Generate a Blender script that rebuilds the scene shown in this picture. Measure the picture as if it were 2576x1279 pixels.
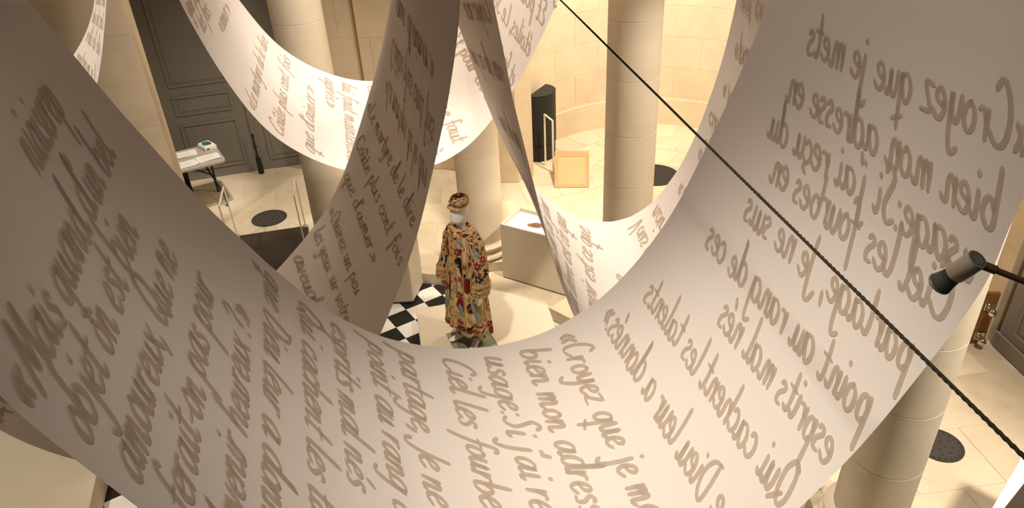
import bpy, bmesh, math, random
from mathutils import Vector, Matrix, noise as mnoise
random.seed(7)
S = bpy.context.scene
COL = S.collection
for o in list(bpy.data.objects):
    bpy.data.objects.remove(o, do_unlink=True)
# ------------------------------------------------------------------ camera
CAMZ = 5.1
TH, RO = math.radians(31.86), math.radians(3.046)
fw = Vector((0, math.cos(TH), -math.sin(TH))); ri = Vector((1, 0, 0)); dn = fw.cross(ri)
c_, s_ = math.cos(RO), math.sin(RO)
r2 = ri*c_ + dn*s_; d2 = -ri*s_ + dn*c_
cam_d = bpy.data.cameras.new('camera'); cam = bpy.data.objects.new('camera', cam_d); COL.objects.link(cam)
cam_d.sensor_width = 36; cam_d.sensor_fit = 'HORIZONTAL'; cam_d.lens = 36*1860/2576; cam_d.clip_start = .05
up = -d2; bk = -fw
cam.matrix_world = Matrix(((r2.x, up.x, bk.x, 0), (r2.y, up.y, bk.y, 0), (r2.z, up.z, bk.z, CAMZ), (0, 0, 0, 1)))
S.camera = cam
# ------------------------------------------------------------------ light
S.view_settings.view_transform = 'Standard'; S.view_settings.look = 'None'
S.view_settings.gamma = 1; S.view_settings.use_curve_mapping = False
S.view_settings.exposure = 0.08
W = bpy.data.worlds.new('room_ambience'); S.world = W; W.use_nodes = True
W.node_tree.nodes['Background'].inputs[0].default_value = (1.0, .80, .60, 1)
W.node_tree.nodes['Background'].inputs[1].default_value = .055
def area(name, loc, target, size, power, color=(1, .87, .71), spread=160):
    l = bpy.data.lights.new(name, 'AREA'); l.shape = 'DISK'; l.size = size; l.energy = power; l.color = color; l.spread = math.radians(spread)
    o = bpy.data.objects.new(name, l); COL.objects.link(o); o.location = loc
    o.rotation_euler = (Vector(target)-Vector(loc)).to_track_quat('-Z', 'Y').to_euler(); return o
def spot(loc, target, cone, power, radius=.12, blend=.7, color=(1, .88, .745)):  # spots out of view; several are fill added for single things
    l = bpy.data.lights.new('unseen_spot', 'SPOT'); l.energy = power; l.color = color; l.spot_size = math.radians(cone); l.spot_blend = blend; l.shadow_soft_size = radius
    o = bpy.data.objects.new('unseen_spot', l); COL.objects.link(o); o.location = loc
    o.rotation_euler = (Vector(target)-Vector(loc)).to_track_quat('-Z', 'Y').to_euler(); return o
area('ceiling_lamp', (2.0, 8.4, 6.6), (2.3, 11.2, .8), .5, 235, spread=110)      # niche wash
spot((-.1, 6.2, 8.0), (-.1, 6.3, 0), 62, 1750)                                   # over the mannequin and the far banners
spot((1.2, 3.9, 8.0), (.9, 4.1, 2), 34, 1500)                                    # over the right-hand bowl
spot((-.75, 1.0, 8.0), (.3, 1.4, 3.2), 32, 1350, radius=.25, blend=1.0)                                     # over the foreground banner
spot((4.4, 1.9, 6.2), (2.7, 3.8, 1.0), 46, 1700, radius=.3)                                 # grazing the lower right column
spot((-5.6, 5.6, 7.2), (-3.9, 7.2, 3.3), 34, 900)                                # added to brighten the upper left banner, spills onto the pilaster
spot((3.7, 4.2, 6.8), (1.3, 6.9, 1.4), 30, 1500, radius=.2)                         # the column right of centre
spot((4.0, 3.6, 7.0), (4.2, 5.2, 0), 52, 750, radius=.2)                           # extra fill for the right-hand paving and door
spot((-4.6, 3.0, 7.0), (-4.3, 4.6, 0), 36, 900, radius=.2)                          # fill light added over the low platform at left
spot((-.2, 4.6, 7.8), (-2.0, 7.5, 2.3), 26, 750, radius=.2)                       # added to lift the column left of centre
spot((-1.5, 3.0, 8.0), (-.5, 6.2, 1.0), 20, 1500, radius=.15)                       # frontal fill added on the mannequin
spot((-.35, 1.6, 7.6), (1.05, 1.95, 4.3), 40, 165, radius=.3, blend=1.0)              # added to lighten the right arm of the foreground banner
spot((-3.0, 8.0, 7.0), (-4.4, 9.8, .8), 15, 1000)                                     # added to brighten the folding table and its papers
spot((-2.4, 7.4, 7.0), (-3.4, 9.4, 0), 56, 520)                                  # left-hand paving
# ------------------------------------------------------------------ helpers
def tag(o, label=None, cat=None, group=None, kind=None):
    if label: o['label'] = label
    if cat: o['category'] = cat
    if group: o['group'] = group
    if kind: o['kind'] = kind
    return o
def link(name, me, mat=None, parent=None):
    o = bpy.data.objects.new(name, me); COL.objects.link(o)
    if mat is not None and not me.materials: me.materials.append(mat)
    if parent is not None: o.parent = parent
    return o
def empty(name, loc=(0, 0, 0), rz=0.):
    o = bpy.data.objects.new(name, None); COL.objects.link(o); o.location = loc; o.rotation_euler = (0, 0, rz); o.empty_display_size = .1
    return o
class B:
    """collects verts and faces in one mesh"""
    def __init__(s): s.v = []; s.f = []; s.uv = None
    def add(s, vs, fs):
        n = len(s.v); s.v += [tuple(v) for v in vs]; s.f += [tuple(i+n for i in f) for f in fs]; return s
    def box(s, x0, x1, y0, y1, z0, z1):
        return s.add([(x0,y0,z0),(x1,y0,z0),(x1,y1,z0),(x0,y1,z0),(x0,y0,z1),(x1,y0,z1),(x1,y1,z1),(x0,y1,z1)],
                     [(3,2,1,0),(4,5,6,7),(0,1,5,4),(1,2,6,5),(2,3,7,6),(3,0,4,7)])
    def prism(s, poly, z0, z1):
        n = len(poly)
        return s.add([(p[0],p[1],z0) for p in poly]+[(p[0],p[1],z1) for p in poly],
                     [tuple(range(n-1,-1,-1)), tuple(range(n,2*n))]+[(i,(i+1)%n,n+(i+1)%n,n+i) for i in range(n)])
    def lathe(s, prof, n=32, c=(0,0)):
        vs=[]; fs=[]; m=len(prof)
        for r,z in prof:
            for k in range(n):
                a=2*math.pi*k/n; vs.append((c[0]+r*math.cos(a), c[1]+r*math.sin(a), z))
        for i in range(m-1):
            for k in range(n): fs.append((i*n+k, i*n+(k+1)%n, (i+1)*n+(k+1)%n, (i+1)*n+k))
        fs.append(tuple(range(n-1,-1,-1))); fs.append(tuple((m-1)*n+k for k in range(n)))
        return s.add(vs,fs)
    def tube(s, pts, rad, n=10, cap=True):
        pts=[Vector(p) for p in pts]; m=len(pts)
        if not hasattr(rad,'__len__'): rad=[rad]*m
        T=[(pts[min(i+1,m-1)]-pts[max(i-1,0)]).normalized() for i in range(m)]
        ref=Vector((0,0,1)) if abs(T[0].z)<.9 else Vector((1,0,0))
        u=(ref-T[0]*ref.dot(T[0])).normalized(); vs=[]; fs=[]
        for i in range(m):
            u=(u-T[i]*u.dot(T[i])).normalized(); w=T[i].cross(u)
            rr=rad[i] if hasattr(rad[i],'__len__') else (rad[i],rad[i])
            for k in range(n):
                a=2*math.pi*k/n; vs.append(pts[i]+u*(rr[0]*math.cos(a))+w*(rr[1]*math.sin(a)))
        for i in range(m-1):
            for k in range(n): fs.append((i*n+k, i*n+(k+1)%n, (i+1)*n+(k+1)%n, (i+1)*n+k))
        if cap: fs.append(tuple(range(n-1,-1,-1))); fs.append(tuple((m-1)*n+k for k in range(n)))
        return s.add(vs,fs)
    def mesh(s, name, smooth=False, bevel=0, seg=2):
        me=bpy.data.meshes.new(name); me.from_pydata(s.v,[],s.f)
        bm=bmesh.new(); bm.from_mesh(me); bmesh.ops.recalc_face_normals(bm, faces=bm.faces)
        if bevel:
            es=[e for e in bm.edges if len(e.link_faces)==2 and e.calc_face_angle(0)>.6]
            bmesh.ops.bevel(bm, geom=es, offset=bevel, segments=seg, affect='EDGES', profile=.5)
        if smooth:
            for f in bm.faces: f.smooth=True
            for e in bm.edges:
                if len(e.link_faces)==2 and e.calc_face_angle(0)>.7: e.smooth=False
        bm.to_mesh(me); bm.free(); return me
    def build(s, name, mat, parent=None, smooth=False, bevel=0, seg=2):
        return link(name, s.mesh(name, smooth, bevel, seg), mat, parent)
def frame(o, ex, ey, loc):
    ez=Vector(ex).cross(Vector(ey)); ex=Vector(ex); ey=Vector(ey)
    o.matrix_world=Matrix(((ex.x,ey.x,ez.x,loc[0]),(ex.y,ey.y,ez.y,loc[1]),(ex.z,ey.z,ez.z,loc[2]),(0,0,0,1))); return o
# ------------------------------------------------------------------ materials
def newmat(name):
    m=bpy.data.materials.new(name); m.use_nodes=True; nt=m.node_tree
    return m, nt, nt.nodes['Principled BSDF']
def mat(name, col, rough=.6, metal=0., var=.0, scale=6., bump=0., bscale=60., rand=0., col2=None, spec=.3):
    m,nt,p=newmat(name); N=nt.nodes; L=nt.links
    p.inputs['Roughness'].default_value=rough; p.inputs['Metallic'].default_value=metal; p.inputs['Specular IOR Level'].default_value=spec
    c=(*col,1); p.inputs['Base Color'].default_value=c
    if var or rand:
        tc=N.new('ShaderNodeTexCoord'); src=None
        ns=N.new('ShaderNodeTexNoise'); ns.inputs['Scale'].default_value=scale; ns.inputs['Detail'].default_value=6; ns.inputs['Roughness'].default_value=.6
        gm=N.new('ShaderNodeNewGeometry'); L.new(gm.outputs['Position'], ns.inputs['Vector'])
        mx=N.new('ShaderNodeMix'); mx.data_type='RGBA'
        d=col2 if col2 else tuple(x*(1-var) for x in col)
        mx.inputs[6].default_value=(*d,1); mx.inputs[7].default_value=c
        rp=N.new('ShaderNodeValToRGB'); rp.color_ramp.elements[0].position=.3; rp.color_ramp.elements[1].position=.62
        L.new(ns.outputs['Fac'],rp.inputs[0]); L.new(rp.outputs[0],mx.inputs[0]); out=mx.outputs[2]
        if rand:
            oi=N.new('ShaderNodeObjectInfo'); mr=N.new('ShaderNodeMapRange'); mr.inputs[3].default_value=1-rand; mr.inputs[4].default_value=1+rand*.4
            L.new(oi.outputs['Random'],mr.inputs[0])
            hs=N.new('ShaderNodeHueSaturation'); L.new(mr.outputs[0],hs.inputs['Value']); L.new(out,hs.inputs['Color']); out=hs.outputs[0]
        L.new(out,p.inputs['Base Color'])
    if bump:
        n2=N.new('ShaderNodeTexNoise'); n2.inputs['Scale'].default_value=bscale; n2.inputs['Detail'].default_value=5
        g2=N.new('ShaderNodeNewGeometry'); L.new(g2.outputs['Position'], n2.inputs['Vector'])
        b=N.new('ShaderNodeBump'); b.inputs['Strength'].default_value=bump; b.inputs['Distance'].default_value=.004
        L.new(n2.outputs['Fac'],b.inputs['Height']); L.new(b.outputs[0],p.inputs['Normal'])
    return m
M={}
M['stone']=mat('limestone_blocks',(.74,.62,.45),.75,var=.12,scale=2.2,bump=.25,bscale=40,rand=.05)
M['joint']=mat('limestone_joint',(.70,.58,.42),.85,var=.1,scale=5)
M['column']=mat('column_limestone',(.75,.65,.49),.7,var=.08,scale=3.,bump=.2,bscale=50,rand=.05)
M['floor']=mat('limestone_paving',(.72,.61,.44),.6,var=.16,scale=2.6,bump=.25,bscale=30,rand=.08)
M['floor_joint']=mat('paving_joint',(.64,.54,.38),.85,var=.15,scale=5)
M['white_tile']=mat('white_marble_tile',(.86,.83,.76),.35,var=.06,scale=5,rand=.03)
M['black_tile']=mat('black_slate_tile',(.022,.02,.016),.4,var=.3,scale=6)
M['grout']=mat('tile_grout',(.62,.56,.46),.8)
M['cream']=mat('cream_painted_wood',(.70,.61,.46),.55,var=.04,scale=2)
M['plinth']=mat('pale_painted_board',(.66,.59,.46),.55,var=.04,scale=2)
M['door']=mat('grey_door_paint',(.25,.235,.205),.5,var=.08,scale=3)
M['dark_iron']=mat('dark_iron',(.05,.043,.034),.75,var=.3,scale=20)
M['black_metal']=mat('black_powder_coat',(.018,.019,.017),.55,bump=.2,bscale=200)
M['brown_gap']=mat('brown_shade_and_relief',(.16,.10,.05),.6,var=.2,scale=8)  # brown of the exhibit reliefs and of the strip drawn as shadow
M['brass']=mat('brass_strip',(.42,.27,.10),.4,metal=.5)
M['white_plastic']=mat('white_moulded_plastic',(.42,.39,.34),.4)
M['paper']=mat('white_paper',(.85,.82,.76),.7,var=.02,scale=30)
M['teal']=mat('teal_print',(.03,.16,.17),.5,var=.3,scale=30)
M['dark_base']=mat('dark_brown_base',(.05,.037,.025),.6,var=.1,scale=8)
M['peach']=mat('peach_board',(.74,.42,.20),.6,var=.08,scale=6)
M['peach_frame']=mat('peach_board_border',(.62,.33,.15),.6,var=.06,scale=6)
M['wood']=mat('brown_wood_board',(.30,.13,.05),.5,var=.25,scale=9)
M['chrome']=mat('chrome',(.75,.72,.66),.12,metal=1)
M['rope']=mat('black_braided_rope',(.02,.014,.008),.8,bump=.6,bscale=300)
M['mannequin']=mat('white_mannequin_lacquer',(.82,.80,.76),.35)
M['stud']=mat('worn_iron',(.06,.052,.042),.8)
M['lamp_grey']=mat('grey_lamp_housing',(.30,.25,.20),.42,metal=.35,var=.06,scale=20)
M['lamp_dark']=mat('dark_ribbed_aluminium',(.085,.082,.066),.4,metal=.4)
M['olive']=mat('olive_grey_paint',(.20,.17,.12),.6,var=.08,scale=4)
M['arm']=mat('dark_bronze_arm',(.06,.035,.015),.5,metal=.4)
def glass(name, col, alpha):
    m=bpy.data.materials.new(name); m.use_nodes=True; nt=m.node_tree; N=nt.nodes; L=nt.links
    p=N['Principled BSDF']; out=N['Material Output']
    p.inputs['Base Color'].default_value=(*col,1); p.inputs['Roughness'].default_value=.05
    t=N.new('ShaderNodeBsdfTransparent'); t.inputs[0].default_value=(1,1,1,1)
    mx=N.new('ShaderNodeMixShader'); mx.inputs[0].default_value=alpha
    L.new(t.outputs[0],mx.inputs[1]); L.new(p.outputs[0],mx.inputs[2]); L.new(mx.outputs[0],out.inputs[0]); return m
M['acrylic']=glass('clear_acrylic',(.8,.8,.75),.005)
M['acrylic_edge']=glass('acrylic_edge',(.85,.80,.68),.75)
M['glass']=glass('green_tinted_glass',(.30,.34,.24),.35)
def cloth():
    m=bpy.data.materials.new('white_banner_cloth'); m.use_nodes=True; nt=m.node_tree; N=nt.nodes; L=nt.links
    N.remove(N['Principled BSDF']); out=N['Material Output']
    d=N.new('ShaderNodeBsdfDiffuse'); t=N.new('ShaderNodeBsdfTranslucent'); mx=N.new('ShaderNodeMixShader')
    d.inputs[0].default_value=(.84,.78,.735,1); t.inputs[0].default_value=(.82,.72,.65,1); mx.inputs[0].default_value=.30
    g=N.new('ShaderNodeNewGeometry'); n=N.new('ShaderNodeTexNoise'); n.inputs['Scale'].default_value=420; n.inputs['Detail'].default_value=2
    L.new(g.outputs['Position'],n.inputs['Vector']); b=N.new('ShaderNodeBump'); b.inputs['Strength'].default_value=.08; b.inputs['Distance'].default_value=.002
    L.new(n.outputs['Fac'],b.inputs['Height']); L.new(b.outputs[0],d.inputs['Normal'])
    L.new(d.outputs[0],mx.inputs[1]); L.new(t.outputs[0],mx.inputs[2]); L.new(mx.outputs[0],out.inputs[0]); return m
M['cloth']=cloth()
def ink():
    m=bpy.data.materials.new('taupe_ink'); m.use_nodes=True; nt=m.node_tree; N=nt.nodes; L=nt.links
    N.remove(N['Principled BSDF']); out=N['Material Output']
    d=N.new('ShaderNodeBsdfDiffuse'); t=N.new('ShaderNodeBsdfTranslucent'); mx=N.new('ShaderNodeMixShader')
    d.inputs[0].default_value=(.55,.48,.41,1); t.inputs[0].default_value=(.80,.74,.67,1); mx.inputs[0].default_value=.58
    L.new(d.outputs[0],mx.inputs[1]); L.new(t.outputs[0],mx.inputs[2]); L.new(mx.outputs[0],out.inputs[0]); return m
M['ink']=ink()
LAMP=[(0.8013,1.1320,4.2786),(0.8294,1.0931,4.3582),(0.9164,1.0682,4.3181)]
ROPE0=(0.2848,3.4977,4.2867)
ROPE1=(0.7784,0.7880,4.1893)
TILE_PAR=1
RIB = {
 'R1': [(-0.788,0.803,4.804,-1.214,1.866,4.911),(-0.788,0.824,4.610,-1.154,1.909,4.718),(-0.786,0.836,4.470,-1.105,1.937,4.563),(-0.766,0.851,4.336,-1.057,1.961,4.418),(-0.735,0.869,4.219,-1.013,1.981,4.303),(-0.695,0.887,4.094,-0.965,2.002,4.177),(-0.649,0.907,3.958,-0.910,2.024,4.047),(-0.596,0.932,3.810,-0.846,2.049,3.918),(-0.545,0.953,3.691,-0.796,2.070,3.817),(-0.466,0.988,3.536,-0.718,2.102,3.677),(-0.379,1.026,3.404,-0.638,2.135,3.557),(-0.274,1.067,3.274,-0.533,2.175,3.441),(-0.173,1.103,3.181,-0.431,2.210,3.362),(-0.013,1.153,3.088,-0.271,2.257,3.282),(0.147,1.194,3.047,-0.115,2.296,3.247),(0.299,1.225,3.060,0.027,2.329,3.248),(0.452,1.253,3.134,0.175,2.362,3.285),(0.602,1.283,3.271,0.333,2.394,3.376),(0.726,1.303,3.427,0.464,2.419,3.504),(0.826,1.317,3.579,0.564,2.434,3.645),(0.896,1.325,3.710,0.633,2.444,3.768),(0.972,1.337,3.872,0.698,2.451,3.925),(1.030,1.342,4.023,0.752,2.457,4.065),(1.058,1.342,4.140,0.790,2.464,4.165),(1.071,1.349,4.271,0.829,2.470,4.283),(1.089,1.351,4.437,0.873,2.480,4.428),(1.113,1.358,4.604,0.911,2.489,4.574),(1.140,1.368,4.771,0.944,2.501,4.723)],
 'R2': [(-0.103,2.956,4.793,-0.397,4.056,4.957),(-0.131,2.981,4.576,-0.446,4.074,4.742),(-0.166,3.009,4.320,-0.500,4.095,4.499),(-0.234,3.040,4.019,-0.571,4.121,4.218),(-0.301,3.065,3.788,-0.636,4.141,4.016),(-0.373,3.095,3.551,-0.712,4.162,3.815),(-0.455,3.133,3.301,-0.804,4.187,3.604),(-0.556,3.178,3.041,-0.909,4.221,3.373),(-0.667,3.225,2.782,-1.021,4.258,3.142),(-0.799,3.281,2.496,-1.169,4.296,2.892),(-0.903,3.325,2.291,-1.302,4.313,2.724),(-1.039,3.356,2.084,-1.471,4.321,2.540),(-1.226,3.346,1.909,-1.667,4.314,2.352),(-1.528,3.262,1.763,-1.950,4.266,2.133),(-1.853,3.130,1.749,-2.266,4.173,2.009),(-2.138,3.002,1.879,-2.569,4.058,2.018),(-2.391,2.884,2.124,-2.854,3.932,2.188),(-2.598,2.775,2.455,-3.076,3.821,2.510),(-2.739,2.688,2.904,-3.238,3.722,2.965),(-2.785,2.630,3.359,-3.295,3.659,3.435)],
 'R3': [(-2.184,5.206,4.245,-2.340,6.340,4.347),(-2.161,5.231,4.011,-2.293,6.364,4.160),(-2.109,5.278,3.738,-2.240,6.403,3.935),(-2.043,5.342,3.452,-2.158,6.457,3.710),(-1.937,5.435,3.113,-2.034,6.535,3.435),(-1.803,5.528,2.851,-1.902,6.608,3.237),(-1.618,5.630,2.637,-1.737,6.687,3.075),(-1.407,5.723,2.479,-1.550,6.762,2.953),(-1.198,5.795,2.391,-1.374,6.821,2.880),(-0.950,5.858,2.350,-1.168,6.874,2.843),(-0.690,5.904,2.371,-0.957,6.907,2.867),(-0.462,5.926,2.453,-0.786,6.915,2.945),(-0.230,5.923,2.632,-0.602,6.907,3.099),(0.046,5.880,2.982,-0.348,6.874,3.404),(0.233,5.828,3.302,-0.166,6.837,3.683),(0.380,5.776,3.605,-0.011,6.802,3.948),(0.505,5.726,3.910,0.133,6.769,4.220),(0.609,5.678,4.214,0.266,6.739,4.494)],
 'R4': [(-0.082,3.085,4.792,-0.368,4.171,4.546),(-0.052,3.049,4.599,-0.323,4.139,4.355),(-0.022,3.015,4.412,-0.273,4.111,4.173),(0.007,2.982,4.233,-0.214,4.088,4.006),(0.038,2.946,4.029,-0.155,4.058,3.808),(0.080,2.909,3.813,-0.092,4.026,3.597),(0.121,2.875,3.609,-0.021,3.997,3.400),(0.156,2.847,3.436,0.054,3.976,3.245),(0.187,2.827,3.295,0.123,3.966,3.146),(0.229,2.812,3.142,0.201,3.958,3.051),(0.292,2.804,2.958,0.302,3.953,2.957),(0.398,2.808,2.744,0.447,3.949,2.873),(0.539,2.821,2.578,0.592,3.940,2.848),(0.696,2.831,2.509,0.689,3.928,2.868),(0.857,2.828,2.539,0.760,3.920,2.902),(1.030,2.811,2.690,0.870,3.909,2.998),(1.182,2.780,2.974,0.996,3.888,3.213),(1.273,2.747,3.266,1.077,3.866,3.447),(1.326,2.724,3.513,1.125,3.848,3.648),(1.362,2.706,3.745,1.163,3.834,3.845),(1.386,2.694,3.957,1.188,3.824,4.031),(1.397,2.686,4.144,1.203,3.818,4.198),(1.400,2.679,4.332,1.209,3.813,4.375)],
 'R5': [(-3.078,6.969,4.867,-3.700,7.915,4.668),(-3.142,6.860,4.555,-3.759,7.811,4.359),(-3.235,6.723,4.167,-3.836,7.685,3.980),(-3.338,6.585,3.756,-3.933,7.555,3.594),(-3.401,6.513,3.530,-4.006,7.484,3.410),(-3.468,6.451,3.320,-4.097,7.412,3.255),(-3.562,6.380,3.083,-4.230,7.316,3.091),(-3.689,6.295,2.838,-4.406,7.188,2.945),(-3.885,6.160,2.631,-4.625,7.019,2.833),(-4.115,5.982,2.549,-4.846,6.831,2.808),(-4.323,5.790,2.607,-5.038,6.648,2.882),(-4.516,5.560,2.861,-5.224,6.428,3.121)],
}
# ------------------------------------------------------------------ setting
ZR=.15
door_u=Vector((.9665,.2567,0)); door_n=Vector((.2567,-.9665,0))   # along the grey door, towards the room
def struct(o): o['kind']='structure'; return o
riser=[(-8,5.5),(-4.7,5.9),(-2.6,7.25),(-1.14,7.64),(-.88,7.57),(.4,6.77),(1.0,6.15),(1.72,4.7),(1.8,3.2),(1.8,-.5)]
outer=[(7,-.5),(7,13.2),(-8,13.2)]
struct(B().box(-8,3,-.5,9,-.12,-.012).build('floor_base',M['grout']))
fl_up=struct(B().prism(riser+outer,0.0,ZR-.006).build('floor',M['floor_joint']))
def inside(p,poly):
    r=False; n=len(poly)
    for i in range(n):
        a,b=poly[i],poly[(i+1)%n]
        if (a[1]>p[1])!=(b[1]>p[1]) and p[0]<(b[0]-a[0])*(p[1]-a[1])/(b[1]-a[1])+a[0]: r=not r
    return r
RAISED=riser+outer
APC=Vector((2.2,10.0)); APR=2.05
def slabs(origin, ang, nx, ny, w, h, test):
    ca,sa=math.cos(ang),math.sin(ang); me=B().box(-w/2+.003,w/2-.003,-h/2+.003,h/2-.003,-.02,0).mesh('slab',bevel=.003,seg=1); me.materials.append(M['floor'])
    for j in range(ny):
        for i in range(nx):
            x=i*w+(w/2 if j%2 else 0); y=j*h
            cs=[(origin[0]+ca*(x+dx)-sa*(y+dy), origin[1]+sa*(x+dx)+ca*(y+dy)) for dx in (-w/2,w/2) for dy in (-h/2,h/2)]
            if all(inside(c,RAISED) and test(c) for c in cs):
                o=link('slab',me,None,fl_up); o.location=(origin[0]+ca*x-sa*y, origin[1]+sa*x+ca*y, ZR); o.rotation_euler=(0,0,ang)
A_D=math.atan2(.2567,.9665)
def ztest(x0,x1,y0,y1): return lambda c: x0<c[0]<x1 and y0<c[1]<y1 and (Vector(c)-APC).length>APR*1.0
slabs((-6.2,7.2),A_D,6,11,.95,.47,ztest(-6.2,-1.62,6.0,11.2))
slabs((-1.35,7.5),0,5,6,.72,.55,ztest(-1.6,.95,7.0,10.35))
slabs((1.9,2.2),math.radians(94),9,7,.9,.6,lambda c: False)
slabs((1.55,1.6),math.radians(6),6,9,.75,.62,ztest(1.6,4.9,1.2,7.2))
# curved paving in the niche
for r0,r1,n in ((.42,.95,9),(.95,1.5,11),(1.5,2.03,15)):
    for k in range(n):
        a0=math.radians(-20)+(math.radians(220))*k/n+.004/r1; a1=math.radians(-20)+(math.radians(220))*(k+1)/n-.004/r1
        aa=[a0+(a1-a0)*t/5 for t in range(6)]
        poly=[(APC.x+math.cos(a)*(r1-.003),APC.y+math.sin(a)*(r1-.003)) for a in aa]+[(APC.x+math.cos(a)*(r0+.003),APC.y+math.sin(a)*(r0+.003)) for a in reversed(aa)]
        B().prism(poly,ZR-.02,ZR).build('slab',M['floor'],fl_up)
# checkered tiles, laid diagonally
TS=.2457; TA=.5556
tb=Vector((math.cos(TA),math.sin(TA))); ta=Vector((tb.y,-tb.x)); TO=Vector((-1.284,7.093))
tm={}
for k in ('white_tile','black_tile'):
    me=B().box(-TS/2+.002,TS/2-.002,-TS/2+.002,TS/2-.002,-.012,0).mesh(k,bevel=.0015,seg=1); me.materials.append(M[k]); tm[k]=me
tile_floor=struct(B().box(-4.9,1.9,3.4,3.42,-.012,-.004).build('floor_checkered',M['grout']))
cand=[]
for i in range(-18,14):
    for j in range(-12,22):
        c=TO+tb*((i+.5)*TS)+ta*((j+.5)*TS)
        if inside(c,RAISED) or not(-4.9<c.x<1.8 and 3.6<c.y<7.7): continue
        vis = (c.x<-.6 and c.y>5.6) or (c.x<-3.2 and c.y<5.0) or (.1<c.x<1.3 and c.y>5.5)
        cand.append((0 if vis else 1,c,(i+j)%2))
cand.sort(key=lambda t:(t[0],abs(t[1].x+1.2)+abs(t[1].y-6.8)))
extra={'white_tile':B(),'black_tile':B()}
for q,(v,c,par) in enumerate(cand):
    k='black_tile' if par==TILE_PAR else 'white_tile'
    if q<300:
        o=link(k,tm[k],None,tile_floor); o.location=(c.x,c.y,0); o.rotation_euler=(0,0,TA)
    else:
        h=TS/2-.002
        cs=[c+tb*(a*h)+ta*(b*h) for a,b in ((-1,-1),(1,-1),(1,1),(-1,1))]
        extra[k].prism(cs,-.012,0)
for k,b in extra.items():
    if b.v: tag(b.build(k+'s',M[k],tile_floor),kind='stuff')
# ---- walls of cut stone
def wall(name, path, z0, z1, course=.46, length=.8, zb=3.4, th=.3, proud=.006, off=0):
    """path: plan points with the room on its right-hand side; backing plus single blocks"""
    pts=[Vector((p[0],p[1])) for p in path]; n=len(pts)
    nr=[]
    for i in range(n):
        t=(pts[min(i+1,n-1)]-pts[max(i-1,0)]).normalized(); nr.append(Vector((t.y,-t.x)))
    b=B()
    for i in range(n-1):
        q=[pts[i],pts[i+1],pts[i+1]-nr[i+1]*th,pts[i]-nr[i]*th]; b.prism(q,z0,z1)
    w=struct(b.build(name,M['joint']))
    cum=[0]
    for i in range(n-1): cum.append(cum[-1]+(pts[i+1]-pts[i]).length)
    def P(s):
        s=max(0,min(cum[-1],s))
        for i in range(n-1):
            if s<=cum[i+1]+1e-9:
                t=(s-cum[i])/(cum[i+1]-cum[i]); return pts[i].lerp(pts[i+1],t), nr[i].lerp(nr[i+1],t).normalized() if n>6 else (Vector(((pts[i+1]-pts[i]).y,-(pts[i+1]-pts[i]).x)).normalized())
    z=z0; r=0
    while z<min(z1,zb):
        zt=min(z+course,z1); s=-(length/2 if r%2 else 0)+off
        while s<cum[-1]-.02:
            a=max(0,s)+.002; e=min(cum[-1],s+length)-.002
            # do not run a block across a hard corner
            if e-a>.03:
                m=6 if n>6 else 1
                cuts=[a]+([c for c in cum[1:-1] if a+.02<c<e-.02] if n<=6 else [])+[e]
                for c0,c1 in zip(cuts,cuts[1:]):
                    ss=[c0+(c1-c0)*k/m for k in range(m+1)]; ss[0]+=.0005; ss[-1]-=.0005
                    pn=[P(x) for x in ss]
                    poly=[p+nn*proud for p,nn in pn]+[p-nn*.01 for p,nn in reversed(pn)]
                    B().prism(poly,z+.0012,zt-.0012).build('stone_block',M['stone'],w)
            s+=length
        z=zt; r+=1
    return w
aps=[(APC.x+APR*math.cos(a),APC.y+APR*math.sin(a)) for a in [math.radians(180-180*k/24) for k in range(25)]]
wall('wall_niche',aps,ZR,6.5,course=.5,length=.86,zb=2.9)
# low dado ledge round the niche
la=[math.radians(168-156*k/24) for k in range(25)]
poly=[(APC.x+(APR-.045)*math.cos(a),APC.y+(APR-.045)*math.sin(a)) for a in la]+[(APC.x+(APR+.01)*math.cos(a),APC.y+(APR+.01)*math.sin(a)) for a in reversed(la)]
struct(B().prism(poly,ZR,.60).build('trim_ledge',M['stone'],None))
wall('wall_back',[(-3.22,10.86),(-1.04,10.62),(-.07,10.33),(.15,10.02)],ZR,6.5,course=.52,length=.9,zb=3.2)
wall('wall_right_niche',[(4.25,10.02),(4.6,8.6),(4.78,6.9),(4.80,5.82)],ZR,6.5,course=.52,length=.9,zb=2.6)
wall('wall_left',[(-8,8.7),(-6.25,9.35),(-6.2,9.75),(-5.45,9.95),(-5.4,10.55)],ZR,6.5,course=.55,length=1.0,zb=4.2)
# pilaster in front of the door
pil=struct(empty('wall_pilaster',(-4.235,8.7,ZR),A_D))
B().box(-.98,-.012,.012,.36,0,6.3).build('core',M['joint'],pil)
for k in range(8):
    z=k*.56
    B().box(-1.0,0,0,.37,z+.001,z+.559).build('stone_block',M['stone'],pil,bevel=.0015,seg=1)
# back wall: dark strip drawn as the shadow beside the column, and brass conduit
def on_back(x): 
    t=(x+3.22)/2.18; return Vector((x,10.86-.24*t))
for x,w,mt,lab in ((-2.56,.085,'brown_gap','gap_shadow'),(-2.06,.028,'brass','conduit')):
    p=on_back(x); o=struct(B().box(-w/2,w/2,-.022,.03,0,4.5).build('trim_'+lab,M[mt])); o.location=(p.x,p.y,ZR); o.rotation_euler=(0,0,math.atan2(-.24,2.18))
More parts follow.
